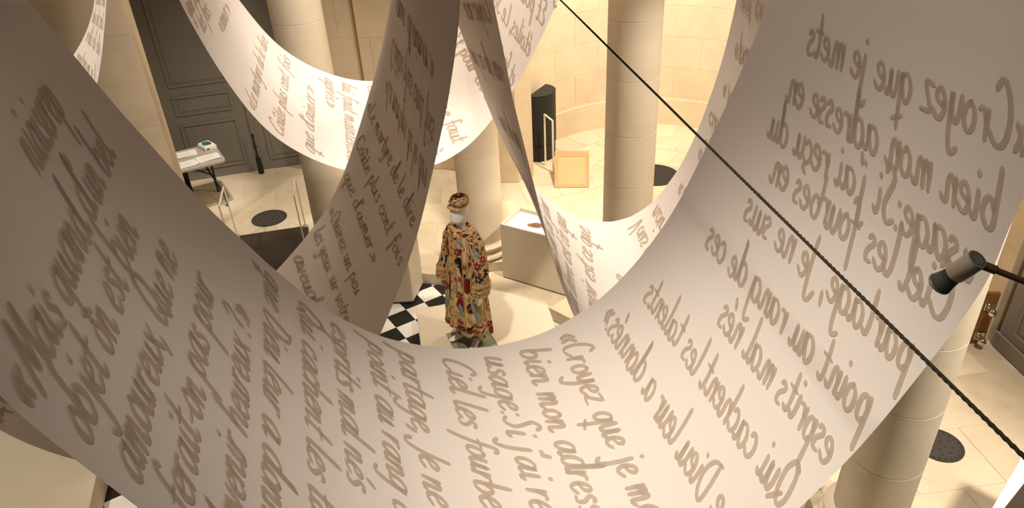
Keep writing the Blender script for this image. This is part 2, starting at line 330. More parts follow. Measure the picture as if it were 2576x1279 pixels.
# ---- panelled doors
def leaf(parent, x0, x1, panels, ztop, name='door_leaf'):
    lf=B().box(x0,x1,0,.05,0,ztop).build(name,M['door'],parent,bevel=.004,seg=1)
    for (a,b,z0,z1) in panels:
        # a raised moulding frame round a sunk field
        w=.032
        fr=B()
        for (u0,u1,v0,v1) in ((a,b,z0,z0+w),(a,b,z1-w,z1),(a,a+w,z0+w,z1-w),(b-w,b,z0+w,z1-w)): fr.box(u0,u1,-.018,.0,v0,v1)
        fr.build('panel_moulding',M['door'],lf,bevel=.005,seg=1)
        B().box(a+w+.035,b-w-.035,-.009,.0,z0+w+.035,z1-w-.035).build('panel_field',M['door'],lf,bevel=.004,seg=1)
    return lf
d0=Vector((-5.12,10.62,ZR))
door1=struct(empty('door_1',d0,A_D))
B().box(-.25,2.15,.05,.2,0,4.2).build('door_backing',M['dark_iron'],door1)
B().box(-.30,-.02,-.03,.06,0,4.2).build('door_frame',M['door'],door1,bevel=.006,seg=1)
def pset(a,b): return [(a,b,.16,.92),(a,b,1.06,1.36),(a,b,1.5,3.4)]
leaf(door1,-.012,1.205,pset(.2,1.03),4.1)
leaf(door1,1.222,2.2,pset(1.38,2.1),4.1)
B().box(1.185,1.24,-.022,0,0,4.1).build('meeting_stile',M['door'],door1,bevel=.006,seg=1)
# right-hand door: plane from the corner towards the camera
rd_u=Vector((.07,-.9975,0)); 
door2=struct(empty('door_2',(4.83,5.74,ZR),math.atan2(-.9975,.07)))
B().box(-.02,2.6,.05,.2,0,4).build('door_backing',M['dark_iron'],door2)
leaf(door2,0,1.05,[(.17,.9,.26,1.25),(.17,.9,1.4,3.2)],3.9)
leaf(door2,1.06,2.1,[(1.2,1.95,.26,1.25),(1.2,1.95,1.4,3.2)],3.9)
B().box(-.02,2.2,-.03,.0,0,.17).build('kick_rail',M['door'],door2,bevel=.006,seg=1)
# ---- columns
def column(x,y,label,z0=ZR,top=6.4,r=.265,base=True):
    c=empty('stone_column',(x,y,z0)); tag(c,label,'column','round stone columns')
    B().box(-.31,.31,-.31,.31,0,.13).build('plinth_block',M['column'],c,bevel=.006)
    B().lathe([(.30,.13),(.325,.15),(.335,.175),(.325,.20),(.30,.215),(.29,.225),(.285,.25),(.295,.265),(.31,.28),(.31,.30),(.295,.315),(.28,.325),(r+.006,.345)],40).build('base_moulding',M['column'],c,smooth=True)
    z=.345; H=.56; k=0
    while z<top:
        ra=r-.016*z/top; rb=r-.016*(z+H)/top
        B().lathe([(ra-.004,z),(ra,z+.004),(rb,z+H-.004),(rb-.004,z+H)],48).build('drum',M['column'],c,smooth=True).rotation_euler=(0,0,k*1.3)
        z+=H; k+=1
    return c
column(-2.01,7.55,'stone column left of the hanging banner, with the folding table beyond it')
column(-.35,7.9,'stone column rising directly behind the mannequin')
column(1.27,7.0,'stone column between the black speaker and the dark floor grille')
column(2.55,3.60,'brightly lit stone column at lower right, beside the round drain cover',r=.25)
# ------------------------------------------------------------------ things standing in the room
# floor covers
def disc_cover(name,x,y,r,label,cat,slots):
    o=empty(name,(x,y,ZR)); tag(o,label,cat)
    B().lathe([(r,0),(r,.006),(r-.012,.009),(r-.02,.006),(r-.021,.0005)],48).build('rim',M['dark_iron'],o,smooth=True)
    if slots=='radial':
        B().lathe([(r-.022,0),(r-.022,.006)],48).build('plate',M['stud'],o)
        for q,(rr,n) in enumerate(((r*.82,22),(r*.55,9),(r*.25,5))):
            for k in range(n):
                a=2*math.pi*k/n+q; cx,cy=rr*math.cos(a),rr*math.sin(a); w=r*.05
                ca,sa=math.cos(a),math.sin(a)
                B().prism([(cx+ca*dx-sa*dy,cy+sa*dx+ca*dy) for dx,dy in ((-w,-w*.6),(w,-w*.6),(w,w*.6),(-w,w*.6))],.006,.011).build('stud',M['dark_iron'],o)
    else:
        n=int(2*r/.028)
        for k in range(n):
            u=-r+(k+.5)*2*r/n; h=math.sqrt(max(0,(r-.02)**2-u*u))
            if h>.02: B().box(u-.007,u+.007,-h,h,0,.007).build('grille_bar',M['dark_iron'],o)
        B().lathe([(r-.022,.001),(r-.022,.002)],40).build('grille_tray',M['black_metal'],o)
    return o
disc_cover('floor_grate',-3.41,9.27,.245,'round dark iron floor cover between the acrylic case and the folding table','floor grate','radial')
disc_cover('drain_cover',3.60,4.46,.20,'round studded iron drain cover in the floor beside the lit column','drain cover','radial')
disc_cover('floor_grille',2.2,10.0,.36,'dark ribbed round grille in the niche floor behind the column','floor grille','bars')
# black half-round speaker standing at the niche wall
a=math.atan2(.9,-1.6)            # direction from niche centre to speaker
sp=empty('floor_speaker',(APC.x+1.93*math.cos(a),APC.y+1.93*math.sin(a),ZR),a-math.pi/2)
tag(sp,'tall black half-round speaker standing against the niche wall','speaker')
def half(r,z0,z1,n=20): 
    return B().prism([(-r,0)]+[(-r*math.cos(math.pi*k/n),-r*.95*math.sin(math.pi*k/n)) for k in range(1,n)]+[(r,0)],z0,z1)
half(.295,.27,1.07).build('cabinet',M['black_metal'],sp,bevel=.006)
half(.28,0,.262).build('foot_section',M['black_metal'],sp,bevel=.006)
half(.30,1.07,1.083).build('top_cap',M['black_metal'],sp,bevel=.004)
B().lathe([(.008,1.083),(.008,1.087)],12,(.12,-.13)).build('led',M['chrome'],sp)
# tilted peach board with acrylic sheet
pb=empty('information_board',(.93,9.72,ZR),math.radians(-6)); tag(pb,'small peach coloured board with darker border leaning on the floor by the column','board')
ang=math.radians(42)
def tilt(o): o.rotation_euler=(ang,0,0); return o
tilt(B().box(-.255,.255,0,.58,-.008,.008).build('panel',M['peach'],pb,bevel=.002,seg=1))
fr=B()
for q in ((-.255,.255,0,.05),(-.255,.255,.49,.58),(-.255,-.205,.05,.49),(.205,.255,.05,.49)): fr.box(q[0],q[1],q[2],q[3],.008,.012)
tilt(fr.build('border',M['peach_frame'],pb))
B().box(-.2,.2,.36,.38,0,.32).build('back_support',M['peach_frame'],pb)
ac=empty('acrylic_sheet',(.70,10.25,ZR),math.radians(20)); tag(ac,'narrow clear acrylic sheet standing in front of the black speaker','acrylic sheet')
B().box(-.012,.012,0,.3,0,.85).build('sheet',M['acrylic'],ac)
e=B()
for q in ((-.014,.014,-.006,.006,0,.85),(-.014,.014,.294,.306,0,.85),(-.014,.014,0,.3,.84,.852)): e.box(*q)
e.build('polished_edge',M['acrylic_edge'],ac)
# pale display plinths
def vitrine():
    ux=Vector((.70,-.45,0)).normalized(); uy=Vector((.45,.70,0)).normalized()
    o=frame(empty('display_case'),ux,uy,(-.12,7.44,ZR)); tag(o,'pale box plinth with glazed top holding brown objects, right of the mannequin','display case')
    L,D,H=.86,.46,.745
    b=B().box(.0,L,0,D,.015,H-.05); b.build('body',M['plinth'],o,bevel=.003,seg=1)
    t=.022; r=B()
    for q in ((0,L,0,t),(0,L,D-t,D),(0,t,t,D-t),(L-t,L,t,D-t)): r.box(q[0],q[1],q[2],q[3],H-.05,H)
    r.build('rim',M['plinth'],o,bevel=.002,seg=1)
    B().box(t,L-t,t,D-t,H-.012,H-.006).build('glass_top',M['acrylic'],o)
    B().box(t,L-t,t,D-t,H-.05,H-.047).build('lining',M['paper'],o)
    def thing(name,label,cx,cy,w,h,mt,rot):
        p=frame(empty(name),ux,uy,Vector((-.12,7.44,ZR))+ux*cx+uy*cy+Vector((0,0,H-.047))); tag(p,label,'exhibit')
        bb=B(); n=14
        prof=[(math.cos(2*math.pi*k/n)*w*(1+.25*math.sin(4*math.pi*k/n)),math.sin(2*math.pi*k/n)*h) for k in range(n)]
        ca,sa=math.cos(rot),math.sin(rot); prof=[(x*ca-y*sa,x*sa+y*ca) for x,y in prof]
        bb.prism(prof,0,.014); bb.build('body',mt,p,bevel=.004); 
        B().prism([(x*.6,y*.6) for x,y in prof],.014,.02).build('relief',M['brown_gap'],p,bevel=.002,seg=1)
    thing('carved_exhibit','brown leaf-shaped carved piece under the glass of the display case',.36,.22,.10,.05,M['wood'],.2)
    thing('pale_exhibit','pale folded piece beside the carved one in the display case',.66,.25,.09,.05,M['cream'],-.3)
vitrine()
pl=frame(empty('display_plinth'),Vector((.975,-.02,0)).normalized(),Vector((.02,.975,0)).normalized(),(-1.62,7.21,0)); tag(pl,'tall pale plinth on the chequered floor left of the mannequin','plinth')
B().prism([(0,0),(.42,0),(.50,.40),(0,.40)],.035,1.2).build('body',M['plinth'],pl,bevel=.003,seg=1)
B().prism([(.02,.02),(.39,.02),(.46,.38),(.02,.38)],0,.035).build('recessed_foot',M['olive'],pl)
# low platforms
mp=empty('mannequin_platform',(-.3,6.4,0)); tag(mp,'low pale beige platform on which the mannequin stands','platform')
pp=[(-.71,-.28),(-.83,.48),(-.58,.53),(-.2,.64),(0,.80),(.30,.70),(.66,.50),(.69,.30),(.78,-.3),(.65,-.75),(.2,-.98),(-.35,-.95),(-.65,-.6)]
B().prism(pp,0,.153).build('deck',M['cream'],mp,bevel=.004,seg=1)
lb=empty('low_platform',(-3.7,4.53,0)); tag(lb,'low cream platform at the lower left corner under the banner','platform')
B().prism([(-.24,1.05),(0,0),(.36,-1.3),(-1.6,-1.6),(-1.9,1.4)],.0,.25).build('deck',M['cream'],lb,bevel=.004,seg=1)
gb=empty('grey_cabinet',(2.16,4.02,ZR),math.radians(8)); tag(gb,'olive grey cabinet partly hidden behind the lit column at lower right','cabinet')
B().box(-.28,.26,0,.4,.03,.8).build('body',M['olive'],gb,bevel=.006); B().box(-.25,.23,.02,.38,0,.03).build('foot',M['black_metal'],gb)
B().box(-.02,-.012,-.004,.0,.08,.76).build('door_gap',M['black_metal'],gb)
# dark cabinet with white rim at the right edge
rim=[Vector((3.05,3.14)),Vector((3.53,3.58))]; u=(rim[1]-rim[0]).normalized(); nn=Vector((u.y,-u.x))
cb=empty('rimmed_cabinet',(0,0,0)); tag(cb,'dark brown cabinet with a white rim at the bottom right corner','cabinet')
A=rim[0]-u*.5; Bp=rim[1]+u*.25
B().prism([A+nn*.02,Bp+nn*.06,Bp+nn*.75,A+nn*.7],ZR,.985).build('body',M['dark_base'],cb)
B().prism([A-nn*.004,Bp-nn*.004,Bp+nn*.125,A-nn*-.004],.93,1.0).build('white_rim',M['paper'],cb,bevel=.003,seg=1)
# acrylic case on dark base
c0=Vector((-3.67,8.66)); c1=Vector((-2.79,8.84)); u=(c1-c0).normalized(); v=Vector((u.y,-u.x)); Wd=(c1-c0).length; Dp=.56
ab=frame(empty('acrylic_case'),(u.x,u.y,0),(-v.x,-v.y,0),(c0.x,c0.y,ZR)); tag(ab,'clear acrylic hood over a low dark brown base, in front of the round floor cover','display case')
B().box(-.03,Wd+.03,-Dp-.75,.03,0,.07).build('dark_base',M['dark_base'],ab,bevel=.003,seg=1)
z1=.82
for q in ((0,Wd,-.004,.004),(0,Wd,-Dp-.004,-Dp+.004),(-.004,.004,-Dp,0),(Wd-.004,Wd+.004,-Dp,0)): B().box(q[0],q[1],q[2],q[3],.07,z1).build('pane',M['acrylic'],ab)
B().box(0,Wd,-Dp,0,z1,z1+.006).build('pane',M['acrylic'],ab)
for x,y in ((0,0),(Wd,0),(Wd,-Dp),(0,-Dp)):
    B().box(x-.009,x+.009,y-.009,y+.009,.07,z1+.006).build('polished_edge',M['acrylic_edge'],ab)
    B().box(x-.035,x+.035,y-.03,y+.03,.07,.095).build('corner_clip',M['white_plastic'],ab,bevel=.004)
for x in (0,Wd): B().box(x-.009,x+.009,-Dp,0,z1-.012,z1+.006).build('polished_edge',M['acrylic_edge'],ab)
# folding table
T=[(-4.62,9.33),(-3.97,9.71),(-4.42,10.36),(-5.07,9.98)]
tu=(Vector(T[1])-Vector(T[0])).normalized(); tv=(Vector(T[2])-Vector(T[1])).normalized()
tx=Vector((tu.x,tu.y,0)); ty=Vector((0,0,1)).cross(tx)
tb_=frame(empty('folding_table'),tx,ty,(T[0][0]-tx.x*.5,T[0][1]-tx.y*.5,ZR)); tag(tb_,'white plastic folding table with dark tube legs beside the grey door','table')
LW,LD=1.25,.76
def rrect(x0,x1,y0,y1,r,n=6):
    p=[]
    for cx,cy,a0 in ((x1-r,y1-r,0),(x0+r,y1-r,90),(x0+r,y0+r,180),(x1-r,y0+r,270)):
        for k in range(n+1):
            a=math.radians(a0+90*k/n); p.append((cx+r*math.cos(a),cy+r*math.sin(a)))
    return p
B().prism(rrect(0,LW,0,LD,.07),.70,.745).build('table_top',M['white_plastic'],tb_,bevel=.01)
for x in (LW-.2,.2):
    for y in (.08,LD-.08):
        s=1 if x>.5 else -1
        B().tube([(x,y,.70),(x+.0*s,y,.42),(x+.06*s,y,.22),(x+.07*s,y,.01)],.014,8).build('leg',M['black_metal'],tb_,smooth=True)
        B().lathe([(.018,0),(.018,.03)],10,(x+.07*s,y)).build('foot_cap',M['black_metal'],tb_)
    B().tube([(x,.08,.42),(x,LD-.08,.42)],.011,8).build('cross_bar',M['black_metal'],tb_,smooth=True)
    B().tube([(x,LD/2,.42),(x-.38*s,LD/2,.69)],.010,8).build('brace',M['black_metal'],tb_,smooth=True)
def on_table(name,lab,cat,x,y,w,d,h,rot,mt,group=None):
    p=Vector((T[0][0]-tx.x*.5,T[0][1]-tx.y*.5,ZR+.746))+tx*x+ty*y
    o=empty(name,p,math.atan2(tx.y,tx.x)+rot); tag(o,lab,cat,group)
    return o
def sheets(lab,x,y,rot,n):
    o=on_table('paper_stack',lab,'paper',x,y,.21,.297,0,rot,None,'paper stacks on the folding table')
    for k in range(n):
        s=B().box(-.148,.148,-.105,.105,0,.0025).build('sheet',M['paper'],o); s.location=(random.uniform(-.02,.02),random.uniform(-.015,.015),.0026*k); s.rotation_euler=(0,0,random.uniform(-.12,.12))
    ln=B()
    for k in range(6): ln.box(-.11,.06+.05*random.random(),-.07+k*.024,-.066+k*.024,.0026*n+.0004,.0026*n+.0006)
    ln.build('printed_lines',M['joint'],o)
sheets('stack of white sheets at the rounded front corner of the folding table',1.06,.22,.1,4)
sheets('white sheets at the front middle of the folding table, nearest the camera',.73,.17,.05,5)
sheets('white sheets at the back edge of the folding table beside the teal book',.80,.55,-.05,4)
sheets('white sheets at the left back part of the folding table',.46,.55,-.08,4)
sheets('white sheets at the left front corner of the table, beside the pilaster',.34,.20,.12,4)
bk_=on_table('book_stack','white box with a teal printed cover at the back corner of the folding table','book',1.13,.60,0,0,0,.25,None)
B().box(-.09,.09,-.12,.12,0,.05).build('box',M['paper'],bk_,bevel=.003,seg=1)
B().box(-.08,.08,-.11,.11,.05,.066).build('cover',M['paper'],bk_,bevel=.002,seg=1)
B().prism([(-.06,-.05),(.03,-.08),(.065,-.02),(.06,.07),(-.02,.095),(-.06,.04)],.066,.068).build('teal_print',M['teal'],bk_)
B().box(-.07,-.02,-.122,-.12,.012,.036).build('red_print',M['wood'],bk_)
# black chair back next to the table
ch=empty('dark_chair',(-4.624,9.703,ZR),2.265); tag(ch,'black chair half hidden beside the pilaster in front of the folding table','chair')
B().prism([(-.17,-.015),(.17,-.015),(.17,.015),(-.17,.015)],.36,.66).build('backrest',M['black_metal'],ch,bevel=.015)
B().prism(rrect(-.21,.21,.02,.36,.06),.38,.42).build('seat',M['black_metal'],ch,bevel=.012)
for x in (-.18,.18):
    B().tube([(x,0,.66),(x,0,.45),(x,-.03,0)],.011,8).build('leg',M['black_metal'],ch,smooth=True)
    B().tube([(x,.32,.40),(x,.34,0)],.011,8).build('leg',M['black_metal'],ch,smooth=True)
# door bolt on the grey door
db=empty('door_stop',Vector((-3.93,10.86,ZR)),A_D); tag(db,'black iron floor bolt standing at the meeting of the grey doors','door bolt')
B().tube([(0,-.06,0),(0,-.06,.02),(0,-.06,.26),(0,-.06,.30)],[.034,.044,.038,.014],12).build('weight',M['black_metal'],db,smooth=True)
B().tube([(0,-.06,.28),(0,-.05,.62)],.012,8).build('rod',M['black_metal'],db,smooth=True)
B().tube([(-.035,-.05,.45),(.035,-.05,.45)],.009,8).build('cross_pin',M['black_metal'],db,smooth=True)
B().tube([(0,-.05,.60),(-.0,-.05,.64),(0,-.05,.67)],[.012,.026,.012],10).build('knob',M['black_metal'],db,smooth=True)
# dolly board with casters leaning in the right-hand corner
dl=empty('wheeled_board',(4.60,5.80,ZR),math.radians(-8)); tag(dl,'brown wooden dolly board on edge with two chrome casters beside the right-hand door','dolly')
B().box(-.26,.13,-.02,.02,0,.62).build('board',M['wood'],dl,bevel=.004,seg=1)
for z in (.10,.46):
    w=empty('caster'); w.parent=dl; w.location=(.06,-.02,z)
    bpy.data.objects.remove(w)
    B().box(.02,.11,-.032,-.02,z-.045,z+.045).build('caster_plate',M['chrome'],dl,bevel=.003,seg=1)
    sb=B(); n=14
    sb.lathe([(.004,-.04),(.026,-.034),(.042,-.014),(.045,0),(.042,.014),(.026,.034),(.004,.04)],20)
    o=sb.build('caster_wheel',M['chrome'],dl,smooth=True); o.location=(.065,-.095,z-.02); o.rotation_euler=(0,math.radians(90),0)
    B().tube([(.065,-.03,z),(.065,-.06,z+.01),(.065,-.095,z+.03)],[.02,.016,.012],10).build('caster_fork',M['chrome'],dl,smooth=True)
# rope stretched across the view, twisted strands
r0=Vector(ROPE0); r1=Vector(ROPE1); dr=(r1-r0).normalized()
ra_=r0-dr*3.2; rb_=r1+dr*.45
rp=empty('suspension_rope',(0,0,0)); tag(rp,'taut dark braided rope running diagonally in front of the banners','rope')
ax=dr.cross(Vector((0,0,1))).normalized(); ay=dr.cross(ax); Lr=(rb_-ra_).length
for q in range(3):
    pts=[]; nseg=420
    for k in range(nseg+1):
        t=k/nseg; a=2*math.pi*(t*Lr/.045)+q*2*math.pi/3
        pts.append(ra_.lerp(rb_,t)+ax*(.0021*math.cos(a))+ay*(.0021*math.sin(a)))
    B().tube(pts,.0026,6).build('strand',M['rope'],rp,smooth=True)
# picture spotlight on its arm
lp=empty('spotlight',(0,0,0)); tag(lp,'grey cylindrical spotlight with ribbed dark reflector on a bronze arm at right','spotlight')
la_,lb_,lc_=[Vector(p) for p in LAMP]      # reflector mouth, housing end, arm exit
ldir=(lb_-la_).normalized(); LLn=(lb_-la_).length
def lf_(o): 
    q=ldir.to_track_quat('Z','Y'); o.rotation_euler=q.to_euler(); o.location=la_; return o
s=LLn
lf_(B().lathe([(.02*s,.02*s),(.235*s,0),(.245*s,.012*s),(.245*s,.03*s),(.225*s,.045*s),(.16*s,.40*s),(.1*s,.42*s)],40).build('reflector',M['lamp_dark'],lp,smooth=True))
for k in range(30):
    a=2*math.pi*k/30
    b=B(); ca,sa=math.cos(a),math.sin(a)
    p0=Vector((.228*s*ca,.228*s*sa,.05*s)); p1=Vector((.195*s*ca,.195*s*sa,.2*s)); p2=Vector((.172*s*ca,.172*s*sa,.40*s))
    b.tube([p0,p1,p2],.0085*s,5); lf_(b.build('rib',M['lamp_dark'],lp,smooth=True))
lf_(B().lathe([(.10*s,.40*s),(.20*s,.42*s),(.205*s,.44*s),(.205*s,.95*s),(.198*s,.965*s),(.198*s,1.0*s),(.05*s,1.0*s)],40).build('housing',M['lamp_grey'],lp,smooth=True))
lf_(B().lathe([(.19*s,1.0*s),(.185*s,1.008*s),(.02*s,1.008*s)],40).build('end_cap',M['lamp_dark'],lp))
for k in range(10):
    a=2*math.pi*k/10; lf_(B().lathe([(.018*s,1.008*s),(.018*s,1.014*s)],10,(.14*s*math.cos(a),.14*s*math.sin(a))).build('vent_hole',M['black_metal'],lp))
hb=lb_.lerp(la_,.10)+Vector((.018,0,-.008))
ad=(lc_-hb).normalized()
B().tube([hb,hb.lerp(lc_,.3)],.0085,10).build('arm_sleeve',M['arm'],lp,smooth=True)
B().tube([hb.lerp(lc_,.25),lc_+ad*.7],.006,10).build('arm',M['arm'],lp,smooth=True)
# ------------------------------------------------------------------ handwriting: strokes of every letter, x-height 1
G={
'a':(.95,[[(.75,.9),(.45,1),(.13,.65),(.1,.2),(.3,0),(.58,.4),(.77,.98),(.68,.35),(.77,.02),(.98,.2)]]),
'b':(.8,[[(.16,2),(.1,1),(.1,.15),(.35,0),(.64,.35),(.6,.8),(.38,.95),(.14,.6)]]),
'c':(.7,[[(.62,.8),(.42,1),(.13,.65),(.1,.25),(.32,0),(.65,.22)]]),
'd':(.95,[[(.7,.9),(.4,1),(.1,.6),(.1,.15),(.35,0),(.62,.45),(.84,2),(.7,.4),(.79,.02),(.98,.2)]]),
'e':(.72,[[(.1,.45),(.48,.6),(.6,.85),(.4,1),(.13,.65),(.1,.25),(.32,0),(.7,.25)]]),
'f':(.62,[[(.85,1.75),(.66,2),(.47,1.6),(.3,.3),(.1,-.9)],[(.1,.92),(.72,1.0)]]),
'g':(.85,[[(.7,.9),(.4,1),(.1,.6),(.12,.15),(.35,.05),(.62,.45),(.74,1),(.62,-.3),(.4,-.95),(.05,-.75)]]),
'h':(.85,[[(.2,2),(.13,1),(.08,0)],[(.1,.5),(.4,.97),(.6,.8),(.56,.2),(.68,0),(.88,.2)]]),
'i':(.42,[[(.18,1),(.12,.3),(.22,0),(.42,.2)],[(.26,1.45),(.32,1.58)]]),
'j':(.42,[[(.26,1),(.2,-.3),(.02,-.95),(-.28,-.7)],[(.32,1.45),(.38,1.58)]]),
'l':(.42,[[(.25,2),(.13,1),(.1,.25),(.25,0),(.45,.2)]]),
'm':(1.12,[[(.1,1),(.05,0)],[(.08,.5),(.32,.98),(.43,.8),(.38,0)],[(.41,.5),(.66,.98),(.78,.8),(.75,.15),(.86,0),(1.08,.2)]]),
'n':(.8,[[(.1,1),(.05,0)],[(.08,.5),(.35,.98),(.5,.8),(.46,.15),(.58,0),(.8,.2)]]),
'o':(.75,[[(.45,1),(.14,.7),(.1,.2),(.32,0),(.6,.3),(.62,.75),(.4,1)]]),
'p':(.78,[[(.16,1.05),(.09,.2),(0,-1.0)],[(.1,.5),(.36,.98),(.6,.8),(.57,.25),(.35,.03),(.13,.2)]]),
'q':(.85,[[(.7,.9),(.4,1),(.1,.6),(.1,.15),(.32,0),(.6,.45),(.72,1),(.62,-.2),(.52,-1.1)],[(.28,-.55),(.9,-.82)]]),
'r':(.58,[[(.1,1),(.05,0)],[(.09,.5),(.34,.95),(.58,.9)]]),
's':(.58,[[(.55,.85),(.36,1),(.17,.75),(.44,.4),(.38,.04),(.08,.05)]]),
't':(.55,[[(.36,1.75),(.17,.4),(.26,0),(.5,.15)],[(.0,1.0),(.62,1.06)]]),
'u':(.8,[[(.1,1),(.06,.3),(.2,0),(.43,.3),(.56,1),(.5,.3),(.6,0),(.8,.2)]]),
'v':(.64,[[(.06,1),(.2,.05),(.33,.1),(.6,1)]]),
'x':(.7,[[(.1,1),(.32,.5),(.6,0)],[(.65,1),(.32,.5),(0,0)]]),
'y':(.75,[[(.1,1),(.1,.3),(.25,.1),(.48,.4),(.6,1),(.45,-.3),(.2,-.95),(-.12,-.7)]]),
'z':(.7,[[(.1,.95),(.58,1),(.34,.5),(.1,.06),(.66,0)]]),
'C':(.98,[[(.95,1.6),(.72,1.95),(.32,1.5),(.1,.8),(.17,.15),(.5,0),(.95,.35)]]),
'M':(1.3,[[(.02,-.1),(.25,.9),(.42,1.95),(.5,1.1),(.62,.3),(.85,1.2),(1.1,1.95),(1.12,.9),(1.2,0)]]),
'L':(.85,[[(.5,1.95),(.24,1),(.07,.12),(.4,.04),(.85,.15)]]),
'S':(.9,[[(.85,1.7),(.6,2),(.32,1.6),(.5,1.05),(.66,.5),(.35,0),(0,.2)]]),
'J':(.62,[[(.62,1.95),(.5,.5),(.28,-.6),(0,-.65),(-.22,-.2)]]),
'Q':(1.05,[[(.2,1.7),(.55,1.95),(.88,1.4),(.78,.5),(.42,0),(.12,.4),(.2,1.4),(.5,1.9)],[(.45,.5),(1.05,-.2)]]),
'O':(1.0,[[(.55,1.95),(.17,1.4),(.1,.4),(.42,0),(.82,.5),(.88,1.4),(.5,1.95)]]),
'D':(.98,[[(.24,1.9),(.12,.05),(.58,.12),(.94,.9),(.7,1.7),(.05,1.9)]]),
'E':(.85,[[(.8,1.8),(.42,1.95),(.25,1.4),(.5,1.05),(.12,.6),(.25,.05),(.82,.2)]]),
'A':(1.0,[[(.0,0),(.3,.9),(.58,1.95),(.68,1),(.85,0)],[(.2,.7),(.8,.75)]]),
'V':(.95,[[(.1,1.95),(.3,.05),(.42,.1),(.9,1.95)]]),
"'":(.3,[[(.22,1.95),(.12,1.5)]]), ',':(.32,[[(.16,.15),(.02,-.4)]]), '.':(.32,[[(.1,.0),(.16,.1)]]),
':':(.4,[[(.14,0),(.2,.1)],[(.2,.85),(.26,.95)]]), '-':(.55,[[(.05,.52),(.5,.58)]]),
'?':(.75,[[(.15,1.5),(.42,1.9),(.66,1.5),(.38,.95),(.32,.5)],[(.2,.0),(.26,.1)]]),
'«':(.85,[[(.36,1.0),(.08,.6),(.24,.15)],[(.68,1.0),(.4,.6),(.56,.15)]]),
'»':(.85,[[(.12,1.0),(.4,.6),(.06,.15)],[(.44,1.0),(.72,.6),(.38,.15)]]),
' ':(.55,[]),
}
def acc(base,*st):
    w,s=G[base]; return (w,s+list(st))
G['é']=acc('e',[(.42,1.3),(.66,1.75)]); G['è']=acc('e',[(.3,1.75),(.48,1.3)]); G['à']=acc('a',[(.35,1.7),(.55,1.3)])
G['û']=acc('u',[(.1,1.3),(.36,1.7),(.6,1.3)]); G['ç']=acc('c',[(.36,0),(.46,-.28),(.18,-.45)])
def smoothline(p, sub=4):
    if len(p)<3: return [Vector(p[0]).lerp(Vector(p[-1]),t/3) for t in range(4)]
    p=[Vector(q) for q in p]; o=[]
    for i in range(len(p)-1):
        a=p[max(i-1,0)]; b=p[i]; c=p[i+1]; d=p[min(i+2,len(p)-1)]
        for k in range(sub):
            t=k/sub; o.append(.5*((2*b)+(c-a)*t+(2*a-5*b+4*c-d)*t*t+(3*b-a-3*c+d)*t**3))
    o.append(p[-1]); return o
def glyph_mesh(ch, hw):
    """strip polygons of one letter: list of (points, quads)"""
    out=[]
    for st in G[ch][1]:
        q=smoothline(st); n=len(q); vs=[]
        T=[(q[min(i+1,n-1)]-q[max(i-1,0)]).normalized() for i in range(n)]
        L=[];R=[]
        for i in range(n):
            nr=Vector((-T[i].y,T[i].x)); w=hw*(.72+.38*abs(T[i].y))
            if i in (0,n-1): w*=.8
            L.append(q[i]+nr*w); R.append(q[i]-nr*w)
        c0=q[0]-T[0]*hw*.75; c1=q[-1]+T[-1]*hw*.75
        vs=[c0]+[v for pr in zip(L,R) for v in pr]+[c1]
        fs=[(0,2,1)]+[(1+2*i,2+2*i,4+2*i,3+2*i) for i in range(n-1)]+[(2*n-1,2*n,2*n+1)]
        out.append((vs,fs))
    return out
GC={}
